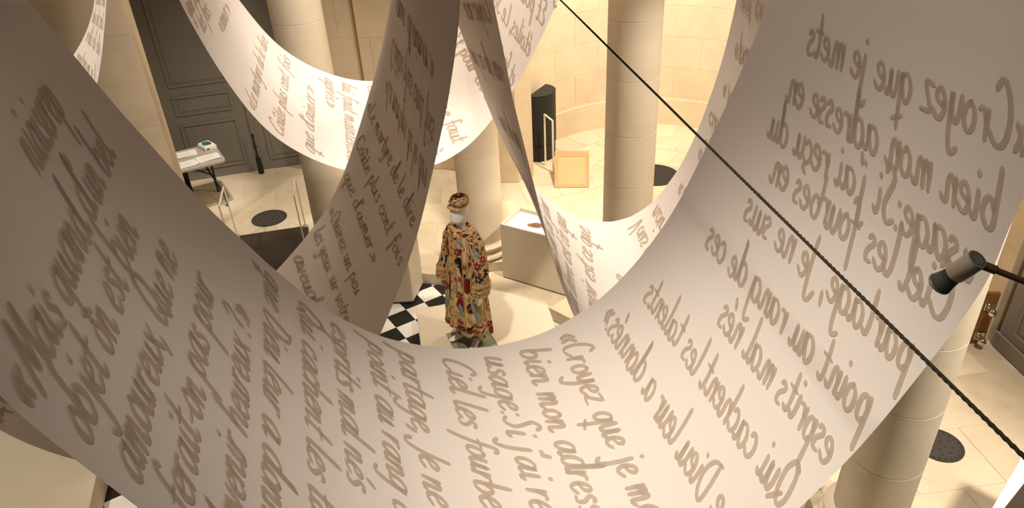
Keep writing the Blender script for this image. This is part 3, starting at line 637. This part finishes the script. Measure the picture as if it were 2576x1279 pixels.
class Ribbon:
    def __init__(s, name, rungs, label, group, top=7.4):
        N=[Vector(r[:3]) for r in rungs]; F=[Vector(r[3:]) for r in rungs]
        # straight hanging ends up to the ceiling rails
        def ext(P,e):
            a,b=(P[0],P[2]) if e==0 else (P[-1],P[-3]); return (a-b).normalized()
        m0=((N[0]+F[0])/2).z; m1=((N[-1]+F[-1])/2).z
        pre=[];post=[]
        d0=(ext(N,0)+ext(F,0)).normalized(); d1=(ext(N,1)+ext(F,1)).normalized()
        d0=(d0+Vector((0,0,1.2))).normalized(); d1=(d1+Vector((0,0,1.2))).normalized()
        k0=max(1,int((top-m0)/max(.2,d0.z)/.4)); k1=max(1,int((top-m1)/max(.2,d1.z)/.4))
        pre=[(N[0]+d0*.4*k,F[0]+d0*.4*k) for k in range(k0,0,-1)]; post=[(N[-1]+d1*.4*k,F[-1]+d1*.4*k) for k in range(1,k1+1)]
        s.off=len(pre)
        s.N=[p[0] for p in pre]+N+[p[0] for p in post]; s.F=[p[1] for p in pre]+F+[p[1] for p in post]
        s.n=len(s.N)
        s.cum=[0.]; prev=s.P(0,.5)
        s.RES=8
        for k in range(1,(s.n-1)*s.RES+1):
            p=s.P(k/s.RES,.5); s.cum.append(s.cum[-1]+(p-prev).length); prev=p
        s.root=empty(name,(0,0,0)); tag(s.root,label,'banner',group)
        s.line_no=0
        vs=[];fs=[]; R=s.RES; C_=8; nu=(s.n-1)*R+1
        for i in range(nu):
            for j in range(C_+1): vs.append(s.P(i/R,j/C_))
        for i in range(nu-1):
            for j in range(C_): fs.append((i*(C_+1)+j,(i+1)*(C_+1)+j,(i+1)*(C_+1)+j+1,i*(C_+1)+j+1))
        b=B(); b.add(vs,fs); me=bpy.data.meshes.new('cloth'); me.from_pydata(b.v,[],b.f)
        for p in me.polygons: p.use_smooth=True
        s.cloth=link('cloth_strip',me,M['cloth'],s.root)
        for u in (0,s.n-1):
            a=s.P(u,-.04); c=s.P(u,1.04); B().tube([a,c],.018,10).build('hanging_rod',M['black_metal'],s.root,smooth=True)
    def cr(s,A,u):
        u=max(0,min(s.n-1,u)); i=min(int(u),s.n-2); t=u-i
        a=A[max(i-1,0)];b=A[i];c=A[i+1];d=A[min(i+2,s.n-1)]
        # bspline-like smoothing keeps the sweep fair
        return .5*((2*b)+(c-a)*t+(2*a-5*b+4*c-d)*t*t+(3*b-a-3*c+d)*t**3)
    def P(s,u,w): return s.cr(s.N,u).lerp(s.cr(s.F,u),w)
    def normal(s,u,w):
        du=s.P(min(u+.05,s.n-1),w)-s.P(max(u-.05,0),w); dw=s.cr(s.F,u)-s.cr(s.N,u); return du.cross(dw).normalized()
    def len_at(s,u):
        k=u*s.RES; i=max(0,min(int(k),len(s.cum)-2)); return s.cum[i]+(s.cum[i+1]-s.cum[i])*(k-i)
    def u_at(s,L):
        lo,hi=0,len(s.cum)-1
        while hi-lo>1:
            m=(lo+hi)//2
            if s.cum[m]<=L: lo=m
            else: hi=m
        d=s.cum[hi]-s.cum[lo]; return (lo+((L-s.cum[lo])/d if d else 0))/s.RES
    def write(s, text, rung, w0, readdir, updir, size=.052, xs=.86, hw=.135, slant=.34, label=None, stretch=None):
        """one handwritten line: starts at metre w0 from the near edge, reads along +w or -w, letter tops towards +/- s"""
        Wd=1.15; L0=s.len_at(rung+s.off)-updir*size*.5
        vs=[];fs=[]; x=0.; zi=0
        um=rung+s.off; wm=max(.1,min(.9,(w0+readdir*.35)/Wd)); side=1 if s.normal(um,wm).dot(Vector((0,0,CAMZ))-s.P(um,wm))>0 else -1
        if stretch:
            tot=sum(G[c][0]*1.02 for c in text); xs=stretch/(tot*size)
        xs=min(xs,1.07/(sum(G[c][0]*1.02 for c in text)*size))
        for q,ch in enumerate(text):
            key=(ch,hw)
            if key not in GC: GC[key]=glyph_mesh(ch,hw)
            jig=random.uniform(-.05,.05); sc=1+random.uniform(-.05,.06)
            for pv,pf in GC[key]:
                zi+=1
                if True:
                    n0=len(vs); off=(.0016+.0001*(zi%5))*side
                    for v in pv:
                        lx=(x+(v.x+slant*v.y*.8)*sc)*xs*size; ly=(v.y*sc+jig)*size
                        w=(w0+readdir*lx)/Wd
                        u=s.u_at(L0+updir*ly)
                        p=s.P(u,w); vs.append(p+s.normal(u,w)*off)
                    fs+=[tuple(n0+i for i in f) for f in pf]
            x+=G[ch][0]*1.02
        me=bpy.data.meshes.new('line'); me.from_pydata(vs,[],fs); o=link('handwritten_line',me,M['ink'],s.root); s.line_no+=1
        if label: o['label']=label
        return o
quote_c=["«Croyez que je mets","bien mon adresse en","usage:Si j'ai reçu du","Ciel les fourbes en","partage, Je ne suis","point au rang de ces","esprits mal nés","Qui cachent les talents","que Dieu leur a donnés.»"]
quote_m=["«Mais quand d'un bel","objet on est bien","amoureux, Que ne","ferait-on pas pour","devenir heureux ?»"]
r1=Ribbon('cloth_banner',RIB['R1'],'largest white cloth banner sweeping across the foreground, covered in brown handwriting','hanging banners')
# left block: near to far edge
for k,t in enumerate(quote_m): r1.write(t,3+k*1.0,.045 if k else .02,1,-1,size=.062,xs=.96,hw=.12)
r1.write("niaiserep",1.9,.55,1,-1,size=.064,xs=.8,hw=.12); r1.write("on est bel",0.6,.45,1,-1,size=.064,xs=.8,hw=.12)
for k,t in enumerate(quote_c):
    # centre block: far to near, first line at the right
    r1.write(t,16-k*1.0+(.0 if k<8 else .0),1.15-.05,-1,1,size=.061,xs=1.08,hw=.12)
    # right block: the same verse showing through in mirror image
    r1.write(t,25-k*1.0,.03,1,1,size=.063,xs=.96,hw=.12)
qa=["«Le martyre de le dire","Coûte plus cent fois","que d'aimer.»"]
qb=["«Ouvrez un peu","les yeux sur votre","aveuglement"]
r2=Ribbon('cloth_banner',RIB['R2'],'handwritten cloth banner hanging from top centre and passing behind the foreground banner','hanging banners')
for k,t in enumerate(qa): r2.write(t,6+k,1.15-.03,-1,-1,size=.07,stretch=1.04-.28*(k==2),hw=.12)
for k,t in enumerate(qb): r2.write(t,9+k*1.0,1.15-.04,-1,-1,size=.07,stretch=.72+.04*k,hw=.12)
r2.write("erreur",12,1.15-.05,-1,-1,size=.07,xs=.9,hw=.12)
for k,t in enumerate(qa): r2.write(t,4.9-.95*k,1.15-.22+.05*k,-1,1,size=.075,stretch=.88-.1*(k==2),hw=.115)
r2.write("est bien",17.2,.02,1,-1,size=.08,xs=.9)
r3=Ribbon('cloth_banner',RIB['R3'],'brightly lit handwritten cloth banner forming a U beyond the others, before the grey door','hanging banners')
for k,t in enumerate(qa): r3.write(t,4.0+k*1.0,.06,1,-1,size=.072,stretch=1.0-.2*(k==2),hw=.115)
r3.write("«aimer.»",2.55,.45,1,-1,size=.075,xs=.9,hw=.115); r3.write("les fois",1.9,.12,1,-1,size=.075,xs=.9,hw=.115); r3.write("que plus",1.35,.05,1,-1,size=.075,xs=.9,hw=.115)
qe=["Et pour en ai","et qu'il me faut","jours qui à","étoiles, Le Soleil","lui faut maintenant","après.»"]
for k,(t,u) in enumerate(zip(qe,(12.6,11.3,10.3,8.6,7.45,6.7))): r3.write(t,u,1.15-.06 if k!=5 else 1.08,-1,1,size=.078,stretch=.98 if k!=5 else .36,hw=.12)
for k,(t,u) in enumerate(zip(["Et pour après","étoiles, Le Soleil","et faut maintenant"],(14.9,14.1,13.3))): r3.write(t,u,.04,1,1,size=.085,stretch=.95,hw=.12)
r3.write("jours qui à",15.7,.04,1,1,size=.085,stretch=.9,hw=.12)
r4=Ribbon('cloth_banner',RIB['R4'],'handwritten cloth banner whose bright bowl hangs before the stone column at right of centre','hanging banners')
for t,u in (("Et quelque",12.4),("ou savoir est ce que",11.0),("la terre est ce que",10.0),("puis de ce jour",9.0),("et quand on pleure",7.6),("les ans ne savent",6.3),("que des yeux",5.0),("rien de ce jour",3.6),("Croyez moi",2.3),("et venir",1.0)):
    r4.write(t,u,.10,1,-1,size=.07,stretch=.95 if len(t)>12 else .6,hw=.12)
for k,(t,u) in enumerate(zip(["Vous aimer","noir et bien","«Et quelque","«jours en vers","ciel ou noir","«Mais que","«puis des yeux","est ce que"],(14.0,14.9,15.8,16.7,17.6,18.5,19.6,20.9))):
    r4.write(t,u,1.15-.05 if t[0]!='«' else 1.15-.09,-1,-1,size=.066,xs=.9,hw=.115)
r5=Ribbon('cloth_banner',RIB['R5'],'bright sliver of handwritten banner at upper left before the stone pilaster','hanging banners')
for t,u in (("que d'aimer",3.0),("cent fois plus",3.8),("de le dire",4.8),("Le martyre",5.8),("que des yeux",6.8),("en peu",7.8)): r5.write(t,u,.1,1,-1,size=.085,stretch=.9,hw=.115)
# ------------------------------------------------------------------ mannequin in an embroidered coat
def coat_mat():
    m,nt,p=newmat('embroidered_silk'); N=nt.nodes; L=nt.links
    p.inputs['Roughness'].default_value=.75; p.inputs['Specular IOR Level'].default_value=.15
    uv=N.new('ShaderNodeUVMap'); uv.uv_map='UVMap'
    def mix(fac,a,b):
        x=N.new('ShaderNodeMix'); x.data_type='RGBA'; L.new(fac,x.inputs[0])
        if isinstance(a,tuple): x.inputs[6].default_value=(*a,1)
        else: L.new(a,x.inputs[6])
        x.inputs[7].default_value=(*b,1); return x.outputs[2]
    def ramp(src,a,b,inv=False):
        r=N.new('ShaderNodeValToRGB'); e=r.color_ramp.elements; e[0].position=a; e[1].position=b
        if inv: e[0].color=(1,1,1,1); e[1].color=(0,0,0,1)
        L.new(src,r.inputs[0]); return r.outputs[0]
    def mapv(sx,sy,ox=0):
        mp=N.new('ShaderNodeMapping'); mp.inputs['Scale'].default_value=(sx,sy,1); mp.inputs['Location'].default_value=(ox,ox*.7,0); L.new(uv.outputs[0],mp.inputs[0]); return mp.outputs[0]
    ns=N.new('ShaderNodeTexNoise'); ns.inputs['Scale'].default_value=1; ns.inputs['Detail'].default_value=4; L.new(mapv(14,16),ns.inputs['Vector'])
    col=mix(ramp(ns.outputs[0],.40,.6),(.62,.46,.25),(.42,.27,.11))
    # curling vine lines
    w=N.new('ShaderNodeTexWave'); w.inputs['Scale'].default_value=1.; w.inputs['Distortion'].default_value=9; w.inputs['Detail'].default_value=2; w.inputs['Detail Scale'].default_value=1.6; L.new(mapv(7,9),w.inputs['Vector'])
    col=mix(ramp(w.outputs['Color'],.06,.16,True),col,(.30,.16,.06))
    def spots(scale,ox,th,c,rnd=1.):
        global _
        v=N.new('ShaderNodeTexVoronoi'); v.inputs['Scale'].default_value=1; v.inputs['Randomness'].default_value=rnd
        a=N.new('ShaderNodeTexNoise'); a.inputs['Scale'].default_value=1; L.new(mapv(scale*2.2,scale*2.2*1.0,ox),a.inputs['Vector'])
        ad=N.new('ShaderNodeMixRGB'); ad.blend_type='ADD'; ad.inputs[0].default_value=.35; L.new(mapv(scale,scale*1.15,ox),ad.inputs[1]); L.new(a.outputs['Color'],ad.inputs[2])
        L.new(ad.outputs[0],v.inputs['Vector']); return mix(ramp(v.outputs['Distance'],th,th+.05,True),col,c)
    col=spots(9,3.1,.35,(.15,.018,.014)); col=spots(7,7.7,.28,(.012,.010,.012)); col=spots(6,1.3,.28,(.24,.28,.22)); col=spots(14,5.9,.16,(.56,.36,.10))
    # ochre stripes down the panels
    sx=N.new('ShaderNodeSeparateXYZ'); L.new(mapv(11,1),sx.inputs[0])
    fr=N.new('ShaderNodeMath'); fr.operation='FRACT'; L.new(sx.outputs[0],fr.inputs[0])
    col2=mix(ramp(fr.outputs[0],.10,.13,True),col,(.46,.29,.09))
    fr2=N.new('ShaderNodeMath'); fr2.operation='COMPARE'; fr2.inputs[1].default_value=.06; fr2.inputs[2].default_value=.012; L.new(fr.outputs[0],fr2.inputs[0])
    col3=mix(fr2.outputs[0],col2,(.20,.035,.02))
    L.new(col3,p.inputs['Base Color']); return m
M['coat']=coat_mat()
for k,c in {'red_silk':(.24,.02,.02),'black_silk':(.012,.012,.014),'teal_silk':(.21,.25,.21),'gold_silk':(.55,.34,.10),'pale_silk':(.60,.52,.38)}.items(): M[k]=mat(k,c,.7,var=.2,scale=60)
MX,MY,MZ=-.475,6.24,.153
man=empty('mannequin',(MX,MY,MZ),math.radians(-47)); tag(man,'white mannequin in a long embroidered floral coat and matching cap','mannequin')
def grid_obj(name, fn, nu, nv, mt, parent, closed=True, thick=0):
    vs=[];fs=[];uvs=[]
    for j in range(nv+1):
        for i in range(nu+(0 if closed else 1)): vs.append(fn(i/nu,j/nv))
    row=nu if closed else nu+1
    for j in range(nv):
        for i in range(nu): 
            k=(i+1)%row if closed else i+1
            fs.append((j*row+i,j*row+k,(j+1)*row+k,(j+1)*row+i)); uvs+= [(i/nu,j/nv),((i+1)/nu,j/nv),((i+1)/nu,(j+1)/nv),(i/nu,(j+1)/nv)]
    me=bpy.data.meshes.new(name); me.from_pydata(vs,[],fs); ul=me.uv_layers.new(name='UVMap')
    for l,q in zip(ul.data,uvs): l.uv=q
    for p in me.polygons: p.use_smooth=True
    return link(name,me,mt,parent)
prof=[(1.485,.068,.066),(1.475,.085,.08),(1.462,.125,.095),(1.445,.168,.108),(1.42,.195,.12),(1.36,.206,.13),(1.2,.212,.145),(1.0,.222,.158),(.8,.234,.172),(.6,.248,.186),(.4,.262,.198),(.32,.27,.203),(.245,.276,.208)]
def coat_fn(u,v):
    # v 0 collar .. 1 hem ; u 0 at the front
    t=v*(len(prof)-1); i=min(int(t),len(prof)-2); f=t-i; f=f*f*(3-2*f) if i<5 else f
    z,rx,ry=[prof[i][k]*(1-f)+prof[i+1][k]*f for k in range(3)]
    a=2*math.pi*u; x=rx*math.sin(a); y=-ry*math.cos(a)
    if z<1.44: 
        fold=min(1,(1.44-z)/.9); 
        k=1+fold*(.07*math.cos(9*a+.6)+.03*math.cos(14*a+1.7*z+1))
        x*=k; y*=k; 
        y+=-.02*fold
    z+= .045*math.cos(a+.4)*max(0,v-.9)/.1 + .025*math.cos(5*a)*max(0,v-.9)/.1
    return Vector((x,y,z))
coat=grid_obj('coat',coat_fn,120,72,M['coat'],man)
so=coat.modifiers.new('thickness','SOLIDIFY'); so.thickness=.003; so.offset=0
def sleeve_fn(sgn):
    path=[(.15,.0,1.425,.07),(.20,.0,1.36,.082),(.238,-.005,1.22,.086),(.262,-.02,1.08,.09),(.28,-.045,.95,.095),(.292,-.06,.86,.10)]
    def fn(u,v):
        t=v*(len(path)-1); i=min(int(t),len(path)-2); f=t-i
        x,y,z,r=[path[i][k]*(1-f)+path[i+1][k]*f for k in range(4)]
        x*=1 if sgn>0 else .88
        a=2*math.pi*u; r*=1+.05*math.sin(3*a+6*v)+.035*math.sin(9*v*math.pi+a)
        return Vector((sgn*(x+r*.78*math.sin(a)),y-r*math.cos(a),z-.25*r*math.sin(a)*(1-v)))
    return fn
for sgn in (1,-1):
    sl=grid_obj('sleeve',sleeve_fn(sgn),36,30,M['coat'],man); so=sl.modifiers.new('thickness','SOLIDIFY'); so.thickness=.003; so.offset=0
    def cuff(u,v,sgn=sgn):
        a=2*math.pi*u; r=.106+.006*math.sin(math.pi*v); return Vector((sgn*((.285 if sgn>0 else .245)+.006*v+r*.80*math.sin(a)),-.052-.02*v-r*math.cos(a),.935-.13*v))
    cf=grid_obj('cuff',cuff,36,8,M['coat'],sl); so=cf.modifiers.new('thickness','SOLIDIFY'); so.thickness=.003; so.offset=0
    for zc,rr in ((.93,.1075),(.81,.1075)):
        b=B(); b.tube([(sgn*((.288 if sgn>0 else .248)+rr*.8*math.sin(2*math.pi*k/36)),-.055-(.02 if zc<.9 else 0)-rr*math.cos(2*math.pi*k/36),zc) for k in range(37)],.006,6,cap=False); b.build('cuff_piping',M['gold_silk'],sl,smooth=True)
# lacquered body: head and neck, arms to the hands, legs to the bare feet (one mesh each)
def head_fn(u,v):
    P=[(1.42,.055,.052,.0),(1.49,.050,.052,-.004),(1.525,.050,.055,-.01),(1.538,.055,.068,-.022),(1.555,.062,.082,-.03),(1.59,.068,.092,-.024),(1.65,.074,.098,-.012),(1.70,.076,.098,-.004),(1.74,.07,.09,.0),(1.77,.05,.06,.0),(1.785,.01,.012,.0)]
    t=v*(len(P)-1); i=min(int(t),len(P)-2); f=t-i
    z,rx,ry,oy=[P[i][k]*(1-f)+P[i+1][k]*f for k in range(4)]
    a=2*math.pi*u; nose=.012*math.exp(-((z-1.655)/.02)**2)*math.exp(-(math.sin(a/2)/.12)**2)
    return Vector((rx*math.sin(a),oy-(ry+nose)*math.cos(a),z))
grid_obj('head_and_neck',head_fn,40,40,M['mannequin'],man)
def skin(name, verts, edges, radii, root, mt, parent):
    me=bpy.data.meshes.new(name); me.from_pydata(verts,edges,[]); o=link(name,me,mt,parent)
    md=o.modifiers.new('skin','SKIN')
    for i,r in enumerate(radii):
        me.skin_vertices[0].data[i].radius=(r,r) if not hasattr(r,'__len__') else r
    me.skin_vertices[0].data[root].use_root=True
    md.use_smooth_shade=True; s=o.modifiers.new('sub','SUBSURF'); s.levels=2; s.render_levels=2; return o
for sgn in (1,-1):
    hx=.0 if sgn>0 else -.04
    V=[(sgn*.297,-.05,.92),(sgn*.298,-.072,.80),(sgn*.296,-.085,.765)]; Rr=[.028,.023,(.032,.018)]; E=[(0,1),(1,2)]
    for q,(dx,ln) in enumerate(((-.028,.062),(-.010,.072),(.008,.068),(.024,.056))):
        b=len(V); yb=-.088+dx
        V+=[(sgn*.296,yb,.735),(sgn*.292,yb-.004,.735-ln*.55),(sgn*.286,yb+.002,.735-ln)]; Rr+=[.0095,.0085,.007]; E+=[(2,b),(b,b+1),(b+1,b+2)]
    b=len(V); V+=[(sgn*.288,-.125,.755),(sgn*.280,-.138,.725),(sgn*.276,-.138,.705)]; Rr+=[.011,.009,.007]; E+=[(2,b),(b,b+1),(b+1,b+2)]
    V=[(x+sgn*hx,y,z) for x,y,z in V]
    skin('hand',V,E,Rr,0,M['mannequin'],man)
    # leg and foot
    px=sgn*.085; py=.01 if sgn>0 else -.03; tw=sgn*.045
    V=[(px,py,.55),(px,py,.20),(px,py+.01,.085),(px,py+.045,.035),(px+tw*.6,py-.06,.042),(px+tw*1.2,py-.12,.026),(px+tw*1.6,py-.165,.016)]
    skin('leg_and_foot',V,[(0,1),(1,2),(2,3),(2,4),(4,5),(5,6)],[.05,.04,.036,(.032,.034),(.036,.03),(.042,.022),(.03,.013)],1,M['mannequin'],man)
    def tr(u,v,px=px,py=py):
        a=2*math.pi*u; r=.075+.012*v; return Vector((px+r*(1+.06*math.sin(4*a))*math.sin(a),py-r*(1+.05*math.cos(5*a))*math.cos(a),.5-.40*v+.012*math.cos(2*a)*v))
    t=grid_obj('trouser_leg',tr,32,16,M['coat'],man); so=t.modifiers.new('thickness','SOLIDIFY'); so.thickness=.003; so.offset=0
# cap
def cap_fn(u,v):
    P=[(1.715,.080,.092),(1.722,.084,.096),(1.745,.088,.098),(1.77,.089,.098),(1.79,.086,.092),(1.806,.072,.076),(1.814,.045,.046),(1.816,.003,.003)]
    t=v*(len(P)-1); i=min(int(t),len(P)-2); f=t-i
    z,rx,ry=[P[i][k]*(1-f)+P[i+1][k]*f for k in range(3)]; a=2*math.pi*u
    return Vector((rx*math.sin(a),.002-ry*math.cos(a),z))
cap=grid_obj('cap',cap_fn,48,28,M['coat'],man)
def brim(u,v):
    a=math.radians(-78+156*u); r=.0+v*.05*math.cos(math.radians(-78+156*u))**.6
    return Vector(((.082+r*.7)*math.sin(a),.002-(.094+r*.75)*math.cos(a),1.722-.012*v-.012*abs(math.sin(a))))
bo=grid_obj('cap_brim',brim,24,5,M['coat'],man,closed=False); so=bo.modifiers.new('thickness','SOLIDIFY'); so.thickness=.006
# embroidered motifs laid on the cloth
def outline(kind,s):
    n=26; o=[]
    for k in range(n):
        a=2*math.pi*k/n
        if kind=='leaf': r=(.55+.45*abs(math.cos(a))**1.5)*(1+.08*math.cos(7*a)); o.append((r*s*.55*math.sin(a),r*s*math.cos(a)))
        elif kind=='flower': r=.72+.28*math.cos(6*a); o.append((r*s*.85*math.sin(a),r*s*math.cos(a)))
        elif kind=='pod': o.append((s*(.38*math.sin(a)+.25*math.cos(a)**2),s*math.cos(a)*(.9+.1*math.cos(3*a))))
    return o
def motif(fn,kind,u,v,s,mt,cu,cv,parent,rot=0.,name=None,core=None):
    """cu,cv: metres per unit u and v at that place"""
    def put(pts,off):
        out=[]
        for x,y in pts:
            c,sn=math.cos(rot),math.sin(rot); x,y=x*c-y*sn,x*sn+y*c
            uu,vv=u+x/cu,min(.999,max(.001,v-y/cv))
            p=fn(uu%1,vv); e=.004
            n=(fn((uu+e)%1,vv)-fn((uu-e)%1,vv)).cross(fn(uu%1,min(1,vv+e))-fn(uu%1,max(0,vv-e)))
            n=-n.normalized() if n.length>0 else Vector((0,0,1))
            if n.dot(Vector((p.x,p.y,0)))<0 and abs(n.z)<.95: n=-n
            if abs(n.z)>=.95 and n.z<0: n=-n
            out.append(p+n*off)
        return out
    pts=outline(kind,s); mid=[(x*.5,y*.5) for x,y in pts]; n=len(pts)
    vs=put(pts,.005)+put(mid,.009)+put([(0,0)],.010)
    fs=[(i,(i+1)%n,n+(i+1)%n,n+i) for i in range(n)]+[(n+i,n+(i+1)%n,2*n) for i in range(n)]
    me=bpy.data.meshes.new(kind); me.from_pydata(vs,[],fs); o=link(name or 'embroidered_'+kind,me,mt,parent)
    if core:
        m2=[(x*.28,y*.28) for x,y in pts]; me=bpy.data.meshes.new('core'); me.from_pydata(put(m2,.0125)+put([(0,0)],.013),[],[(i,(i+1)%n,n) for i in range(n)]); link('motif_core',me,core,o)
CU,CV=1.25,2.2
rows=[
('leaf',.075,.40,.065,'teal_silk',.3),('leaf',-.06,.36,.045,'teal_silk',-.4),('flower',.055,.475,.05,'red_silk',0),('flower',-.085,.47,.05,'red_silk',0),
('flower',.03,.375,.022,'black_silk',0),('flower',-.095,.375,.022,'black_silk',0),('pod',.055,.54,.05,'black_silk',.9),('pod',-.10,.545,.05,'black_silk',-.3),
('flower',.07,.61,.030,'red_silk',0),('flower',.03,.615,.022,'red_silk',0),('flower',-.04,.60,.022,'black_silk',0),('flower',.06,.69,.048,'red_silk',0),('flower',-.09,.68,.045,'red_silk',0),
('leaf',.07,.765,.06,'teal_silk',.2),('leaf',-.085,.76,.055,'teal_silk',-.2),('flower',.055,.835,.05,'red_silk',0),('pod',.075,.895,.052,'black_silk',.8),('pod',-.06,.88,.05,'black_silk',-.5),('flower',-.10,.93,.045,'red_silk',0),
('leaf',.19,.80,.055,'teal_silk',.2),('flower',.17,.86,.05,'red_silk',0),('pod',.165,.94,.05,'black_silk',.9),('pod',.22,.93,.05,'black_silk',-.8),('flower',.215,.86,.05,'red_silk',0),('flower',.13,.75,.03,'red_silk',0),
('flower',-.17,.86,.05,'red_silk',0),('pod',-.2,.94,.05,'black_silk',.5),('leaf',-.2,.78,.05,'teal_silk',0),('flower',.03,.95,.035,'red_silk',0),('flower',-.02,.955,.03,'black_silk',0)]
for kind,u,v,s,mt,rot in rows: motif(coat_fn,kind,u,v,s*1.2,M[mt],CU*(.75+.5*v),CV,coat,rot,core=M['gold_silk'] if mt=='red_silk' else (M['pale_silk'] if mt=='black_silk' and kind=='pod' else None))
sf=sleeve_fn(1)
for kind,u,v,s,mt,rot in (('leaf',.12,.30,.06,'teal_silk',.3),('flower',.10,.50,.05,'red_silk',0),('pod',.11,.70,.052,'black_silk',1.2),('flower',.22,.40,.045,'red_silk',0),('pod',.27,.62,.05,'black_silk',.8),('flower',.03,.62,.02,'red_silk',0),('flower',.05,.18,.025,'black_silk',0),('flower',.18,.15,.03,'red_silk',0),('flower',.02,.42,.02,'black_silk',0)):
    motif(sf,kind,u,v,s*1.1,M[mt],.55,.66,[o for o in man.children if o.name.startswith('sleeve')][0],rot,core=M['gold_silk'] if mt=='red_silk' else M['pale_silk'])
for u,v,s,mt in ((.0,.97,.0,'red_silk'),):
    b=B(); b.prism([((.045 if k%2 else .022)*math.cos(math.pi*k/8),(.05 if k%2 else .024)*math.sin(math.pi*k/8)) for k in range(16)],1.815,1.820); b.build('cap_star',M['black_silk'],cap); 
    B().prism([(.014*math.cos(math.pi*k/5),.014*math.sin(math.pi*k/5)) for k in range(10)],1.820,1.823).build('cap_star_core',M['pale_silk'],cap)
    b=B(); b.prism([((.062 if k%2 else .04)*math.cos(math.pi*k/8),(.068 if k%2 else .045)*math.sin(math.pi*k/8)) for k in range(16)],1.811,1.8155); b.build('cap_petals',M['red_silk'],cap)
for u,v,s,mt in ((.05,.35,.024,'black_silk'),(.15,.30,.03,'teal_silk'),(.88,.33,.026,'black_silk'),(.97,.28,.02,'red_silk'),(.22,.25,.024,'red_silk')): motif(cap_fn,'flower',u,v,s,M[mt],.72,.3,cap,0,core=M['gold_silk'])
# ochre front placket with small buttons
pk=B()
for k in range(46):
    v=.30+.69*k/45
    pk.v+= [tuple(coat_fn(.988,v)*1.0+Vector((0,-.004,0))),tuple(coat_fn(.0,v)+Vector((0,-.006,0))),tuple(coat_fn(.012,v)+Vector((0,-.004,0)))]
    if k: a=3*(k-1); pk.f+=[(a,a+1,a+4,a+3),(a+1,a+2,a+5,a+4)]
pk.build('front_placket',M['gold_silk'],coat,smooth=True)
for k in range(15):
    p=coat_fn(0,.33+k*.043); o=B().lathe([(.010,0),(.009,.004),(.003,.006)],10).build('button',M['red_silk'],coat,smooth=True); o.location=p+Vector((0,-.007,0)); o.rotation_euler=(math.radians(90),0,0)
# stand
st=empty('mannequin_stand',(MX,MY,MZ),math.radians(-18)); tag(st,'square greenish glass base plate under the mannequin feet','stand')
o=B().box(-.22,.22,-.22,.22,.001,.011).build('glass_plate',M['glass'],st,bevel=.002,seg=1); o.rotation_euler=(0,0,math.radians(38))
b=B(); 
for a,c in (((-.22,-.22),(.22,-.22)),((.22,-.22),(.22,.22)),((.22,.22),(-.22,.22)),((-.22,.22),(-.22,-.22))): b.tube([(*a,.011),(*c,.011)],.003,6)
o=b.build('polished_edge',M['olive'],st); o.rotation_euler=(0,0,math.radians(38))
B().lathe([(.14,.011),(.14,.016),(.13,.018)],40,(-.02,-.03)).build('metal_disc',M['olive'],st,smooth=True)
# lift figure feet onto plate
man.location.z=MZ+.018; man.scale=(.98,.98,.955)
